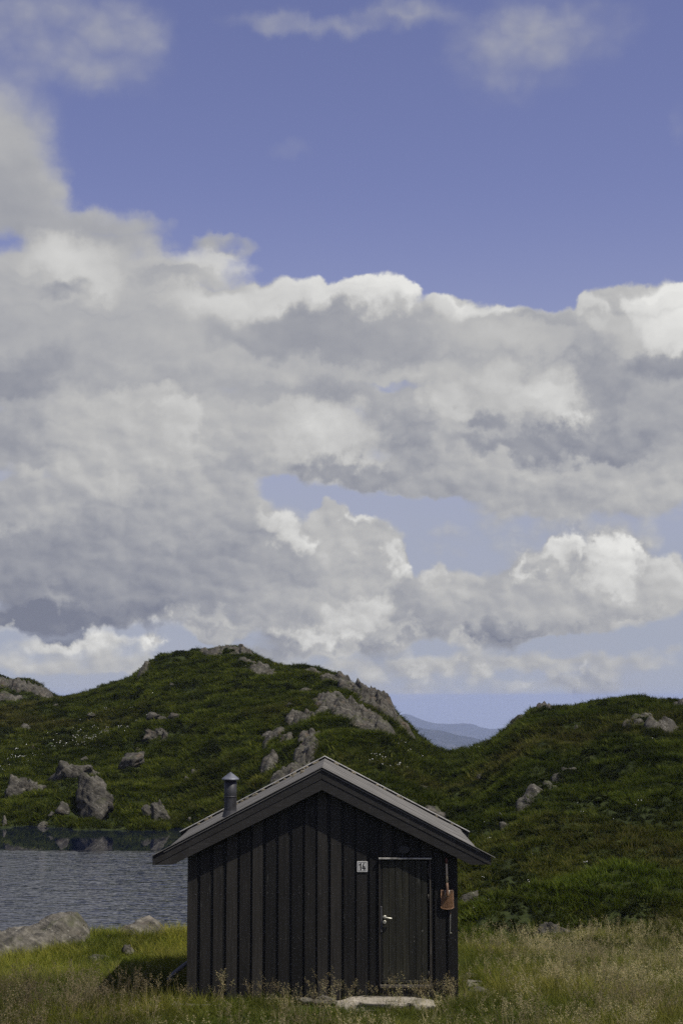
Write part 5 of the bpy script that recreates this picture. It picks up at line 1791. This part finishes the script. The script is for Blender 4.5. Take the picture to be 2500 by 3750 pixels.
def build_plants():
    cA, cB, cC, cD, cE, cF, cG, cH = (coll_new(n) for n in ('hill_tufts', 'shrubs', 'meadow_tufts', 'seed_tufts', 'cotton', 'tall_seed', 'low_tufts', 'turf'))
    make_tufts(cH, 6, 60, (0.04, 0.15), 0.24, 0.012, (0.4, 1.4), 2, 800)
    make_tufts(cA, 6, 46, (0.10, 0.30), 0.22, 0.011, (0.3, 1.2), 2, 100)
    make_shrubs(cB, 5, 230, 0.30, 0.20, 0.034, 200)
    make_tufts(cC, 8, 34, (0.16, 0.40), 0.085, 0.0042, (0.15, 0.9), 3, 300)
    make_seed_tufts(cD, 8, 9, (0.34, 0.60), 0.09, 400)
    make_cotton(cE, 4, 500)
    make_seed_tufts(cF, 4, 7, (0.50, 0.80), 0.10, 600, 0.62, 0.9)
    make_tufts(cG, 6, 40, (0.06, 0.18), 0.12, 0.004, (0.3, 1.1), 2, 700)

    # ---- hillsides: short turf and moss, dark heath, a few taller tufts
    x, y, a, d = sample_land(275000, 36.5, 168, 0.315, 1)
    z = land(x, y)
    m = ok_ground(x, y, z, d, a)
    m &= np.random.default_rng(3).uniform(size=len(x)) < np.clip(1.25 - d / 190.0, 0.3, 1)
    x, y, z, d, a = x[m], y[m], z[m], d[m], a[m]
    n = len(x)
    p1 = fbm(x * 0.13, y * 0.13, 4, 41); p2 = fbm(x * 0.75 + 9, y * 0.42, 4, 47, 0.6); p3 = fbm(x * 0.06, y * 0.06 + 5, 3, 53)
    kind = p2 + 0.35 * p1 + RNG.normal(0, 0.16, n)
    mound = np.exp(-(((x - 7.3) / 2.6) ** 2 + ((y - 15.8) / 1.9) ** 2))           # bright sedge on the mound under the right hill
    kind = kind - 0.5 * mound
    shrub = kind > 0.27
    tall = (~shrub) & (RNG.uniform(size=n) < 0.22 + 0.6 * mound)
    turf = ~shrub & ~tall
    bank = np.exp(-((z - LAKE_Z - 0.9) / 0.8) ** 2) * (a < 0.03)               # greener along the far bank
    lush = np.clip(0.40 - 0.9 * kind + 0.6 * p1 + 0.5 * bank, 0, 1)
    t = mix3(lush, (0.028, 0.038, 0.010), (0.074, 0.092, 0.018))
    t = t * (1 - 0.18 * sstep(0.02, 0.10, a)[:, None] * np.array([[1.0, 0.8, 0.6]]))     # sedge on the right hill is a deeper green
    t = t * (1 + 0.22 * mound[:, None] * np.array([[0.5, 1.0, 0.2]]))
    dryf = np.clip((1 - mound) * p3 * 1.2 - 0.15 + RNG.normal(0, 0.12, n), 0, 0.6)
    t = t * (1 - dryf[:, None]) + np.array([[0.074, 0.066, 0.028]]) * dryf[:, None]
    t = t * RNG.uniform(0.7, 1.35, (n, 1))
    pos = np.stack([x, y, z], 1)
    big = 1 + 0.3 * (d > 70)
    scatter('hill_turf', cH, pos[turf], t[turf], RNG.uniform(0.8, 1.5, turf.sum()) * big[turf], 'short mossy turf covering the hillsides round the lake', zs=RNG.uniform(0.7, 1.3, turf.sum()))
    scatter('hill_grass', cA, pos[tall], t[tall] * 0.95, RNG.uniform(0.55, 1.05, tall.sum()) * big[tall], 'taller green grass tufts scattered over the hillsides', zs=RNG.uniform(0.7, 1.3, tall.sum()))
    ts = np.array([[0.017, 0.023, 0.008]]) * RNG.uniform(0.7, 1.7, (shrub.sum(), 1)) + np.array([[0.016, 0.024, 0.002]]) * bank[shrub][:, None]
    scatter('heath_shrubs', cB, pos[shrub], ts, RNG.uniform(0.5, 1.15, shrub.sum()) * np.where(d[shrub] < 58, 0.6, 1.0), 'low dark heath shrubs growing among the hill grass', 'shrubs', zs=RNG.uniform(0.7, 1.4, shrub.sum()))

    # ---- cotton grass
    P = []
    rng = np.random.default_rng(9)
    for (cx, cy, rx, ry, n) in COTTON:
        P.append(np.stack([rng.normal(cx, rx, n), rng.normal(cy, ry, n)], 1))
    P = np.concatenate(P)
    z = land(P[:, 0], P[:, 1])
    k = z > LAKE_Z + 0.1
    P, z = P[k], z[k]
    scatter('cotton_grass', cE, np.stack([P[:, 0], P[:, 1], z], 1), np.tile([[0.05, 0.06, 0.02]], (len(P), 1)), RNG.uniform(0.42, 0.8, len(P)) * np.where(P[:, 1] < 36, 0.6, 1.0), 'white cotton grass tufts dotting the wet slopes', 'cotton grass')

    # ---- meadow round the hut
    x, y, a, d = sample_land(25500, 17.5, 38.5, 0.33, 21)
    z = land(x, y)
    m = ok_ground(x, y, z, d, a)
    slab = (np.abs(x - 0.955) < 0.72) & (np.abs(y + 0.34) < 0.26)
    m &= ~slab
    x, y, z, d, a = x[m], y[m], z[m], d[m], a[m]
    p1 = fbm(x * 0.35, y * 0.35, 4, 61); p2 = fbm(x * 0.9 + 3, y * 0.9, 3, 67)
    front = sstep(-0.2, -1.2, y) * sstep(-4.0, -2.2, x) * sstep(3.6, 2.2, x)     # trodden ground before the hut
    shore = sstep(2.2, 3.6, y) * (x < -2)                                     # lush bank by the near shore
    yel = np.clip(0.35 + 0.9 * p1 + 0.35 * shore, 0, 1)
    t = mix3(yel, (0.064, 0.084, 0.019), (0.172, 0.180, 0.044))
    dry = np.clip(0.25 + 0.8 * p2, 0, 0.8)
    t = t * (1 - dry[:, None] * 0.45) + np.array([[0.15, 0.138, 0.075]]) * dry[:, None] * 0.45
    t = t * RNG.uniform(0.75, 1.3, (len(x), 1))
    dim = sstep(-1.9, -2.6, x) * sstep(2.4, 0.8, y) * np.clip(0.75 + 0.9 * p2, 0.2, 1)   # grass tint darkened in patches on the left
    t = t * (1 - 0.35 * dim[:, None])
    t = t * (1 + 0.30 * shore[:, None] * np.array([[1.0, 1.0, 0.2]]))
    hscale = (0.72 + 0.30 * np.clip(p1, -1, 1)) * (1 - 0.40 * front)
    pos = np.stack([x, y, z], 1)
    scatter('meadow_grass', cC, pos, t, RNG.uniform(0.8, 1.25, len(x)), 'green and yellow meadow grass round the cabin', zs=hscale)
    # short ground cover between
    x2, y2, a2, d2 = sample_land(11500, 17.5, 38.5, 0.33, 23)
    z2 = land(x2, y2); m = ok_ground(x2, y2, z2, d2, a2) & ~((np.abs(x2 - 0.955) < 0.72) & (np.abs(y2 + 0.36) < 0.28))
    x2, y2, z2 = x2[m], y2[m], z2[m]
    t2 = mix3(np.clip(0.4 + fbm(x2 * 0.5, y2 * 0.5, 3, 71), 0, 1), (0.045, 0.070, 0.014), (0.085, 0.098, 0.025)) * RNG.uniform(0.8, 1.3, (len(x2), 1))
    scatter('short_grass', cG, np.stack([x2, y2, z2], 1), t2, RNG.uniform(0.8, 1.5, len(x2)), 'short green grass low between the meadow tufts')

    # flowering hair grass: thick on the right, in drifts on the left
    x, y, a, d = sample_land(10500, 17.5, 38.0, 0.33, 31)
    z = land(x, y)
    p = fbm(x * 0.28 + 2, y * 0.28, 4, 81)
    right = sstep(2.2, 4.6, x)
    left = sstep(-2.2, -3.2, x) * sstep(5.5, 1.5, y)
    dens = 0.06 + 0.22 * right + 0.32 * left * np.clip(0.7 + 1.6 * p, 0, 1.4) + 0.25 * np.clip(p, 0, 1)
    front = (y < -0.1) & (np.abs(x) < 2.2)
    dens = np.where(front, 0.10, dens) * np.where(right > 0.5, np.clip(0.95 + 0.8 * p, 0.25, 1.2), 1)
    m = ok_ground(x, y, z, d, a) & (np.random.default_rng(5).uniform(size=len(x)) < dens)
    m &= ~((np.abs(x - 0.955) < 0.72) & (np.abs(y + 0.34) < 0.26)) & ~((x < -2.3) & (y > 2.6))
    x, y, z = x[m], y[m], z[m]
    pk = fbm(x * 0.5 + 7, y * 0.5, 3, 91)
    t = mix3(np.clip(0.5 + 1.2 * pk + RNG.normal(0, 0.2, len(x)), 0, 1), (0.205, 0.185, 0.130), (0.40, 0.375, 0.26))
    t = t * RNG.uniform(0.75, 1.3, (len(x), 1))
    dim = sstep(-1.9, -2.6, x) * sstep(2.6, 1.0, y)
    t = t * (1 - 0.35 * dim[:, None] * np.array([[1.0, 1.08, 1.0]]))  # seed heads darkened over much the same left area
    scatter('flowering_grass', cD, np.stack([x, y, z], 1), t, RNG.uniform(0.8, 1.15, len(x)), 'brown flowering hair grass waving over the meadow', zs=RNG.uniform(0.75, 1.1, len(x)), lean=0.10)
    # tall pale stalks standing against the dark front wall and by the corner
    rng = np.random.default_rng(15)
    pts = []
    for (cx, cy, rx, ry, n) in WALL_STALKS:
        for k in range(n): pts.append((rng.normal(cx, rx), rng.normal(cy, ry)))
    q = np.array(pts)
    q = q[(q[:, 1] < -0.06) | (np.abs(q[:, 0]) > 2.12)]
    z = land(q[:, 0], q[:, 1])
    t = mix3(rng.uniform(0, 1, len(q)), (0.26, 0.23, 0.16), (0.40, 0.365, 0.25))
    scatter('tall_seed_grass', cF, np.stack([q[:, 0], q[:, 1], z], 1), t, rng.uniform(0.50, 0.85, len(q)), 'tall pale seed grass standing against the cabin wall', zs=rng.uniform(0.8, 1.1, len(q)), lean=0.08)


COTTON = [(-13.8, 69.3, 1.17, 1.20, 150), (-11.8, 69.2, 0.62, 0.40, 26), (-16.9, 63.3, 0.44, 1.60, 26), (-16.5, 65.1, 0.37, 1.10, 14), (-15.3, 78.2, 1.02, 1.10, 8), (2.1, 46.0, 0.35, 0.90, 24), (3.4, 53.5, 0.33, 0.80, 18), (5.4, 63.8, 0.88, 4.20, 8), (2.9, 47.7, 0.72, 2.20, 6), (12.5, 39.3, 0.13, 0.40, 4), (7.5, 41.7, 0.07, 0.40, 2), (4.2, 27.9, 0.53, 2.55, 14), (5.9, 27.5, 1.05, 1.45, 10), (4.1, 17.5, 0.57, 1.60, 12), (6.1, 22.1, 1.18, 2.90, 10), (8.9, 27.3, 1.05, 2.70, 10), (-13.4, 77.9, 1.02, 0.80, 8), (-16.6, 67.0, 0.91, 3.10, 8)]

WALL_STALKS = [(-2.2, -0.25, 0.25, 0.12, 5), (-1.62, -0.16, 0.10, 0.05, 2), (-1.05, -0.18, 0.10, 0.05, 3), (-0.80, -0.2, 0.06, 0.05, 2), (-0.05, -0.2, 0.10, 0.06, 3), (0.35, -0.2, 0.08, 0.05, 2),
               (0.86, -0.14, 0.06, 0.03, 2), (1.50, -0.22, 0.05, 0.05, 3), (1.64, -0.3, 0.08, 0.08, 2), (1.88, -0.2, 0.09, 0.06, 4), (2.05, -0.25, 0.06, 0.06, 2)]
build_plants()
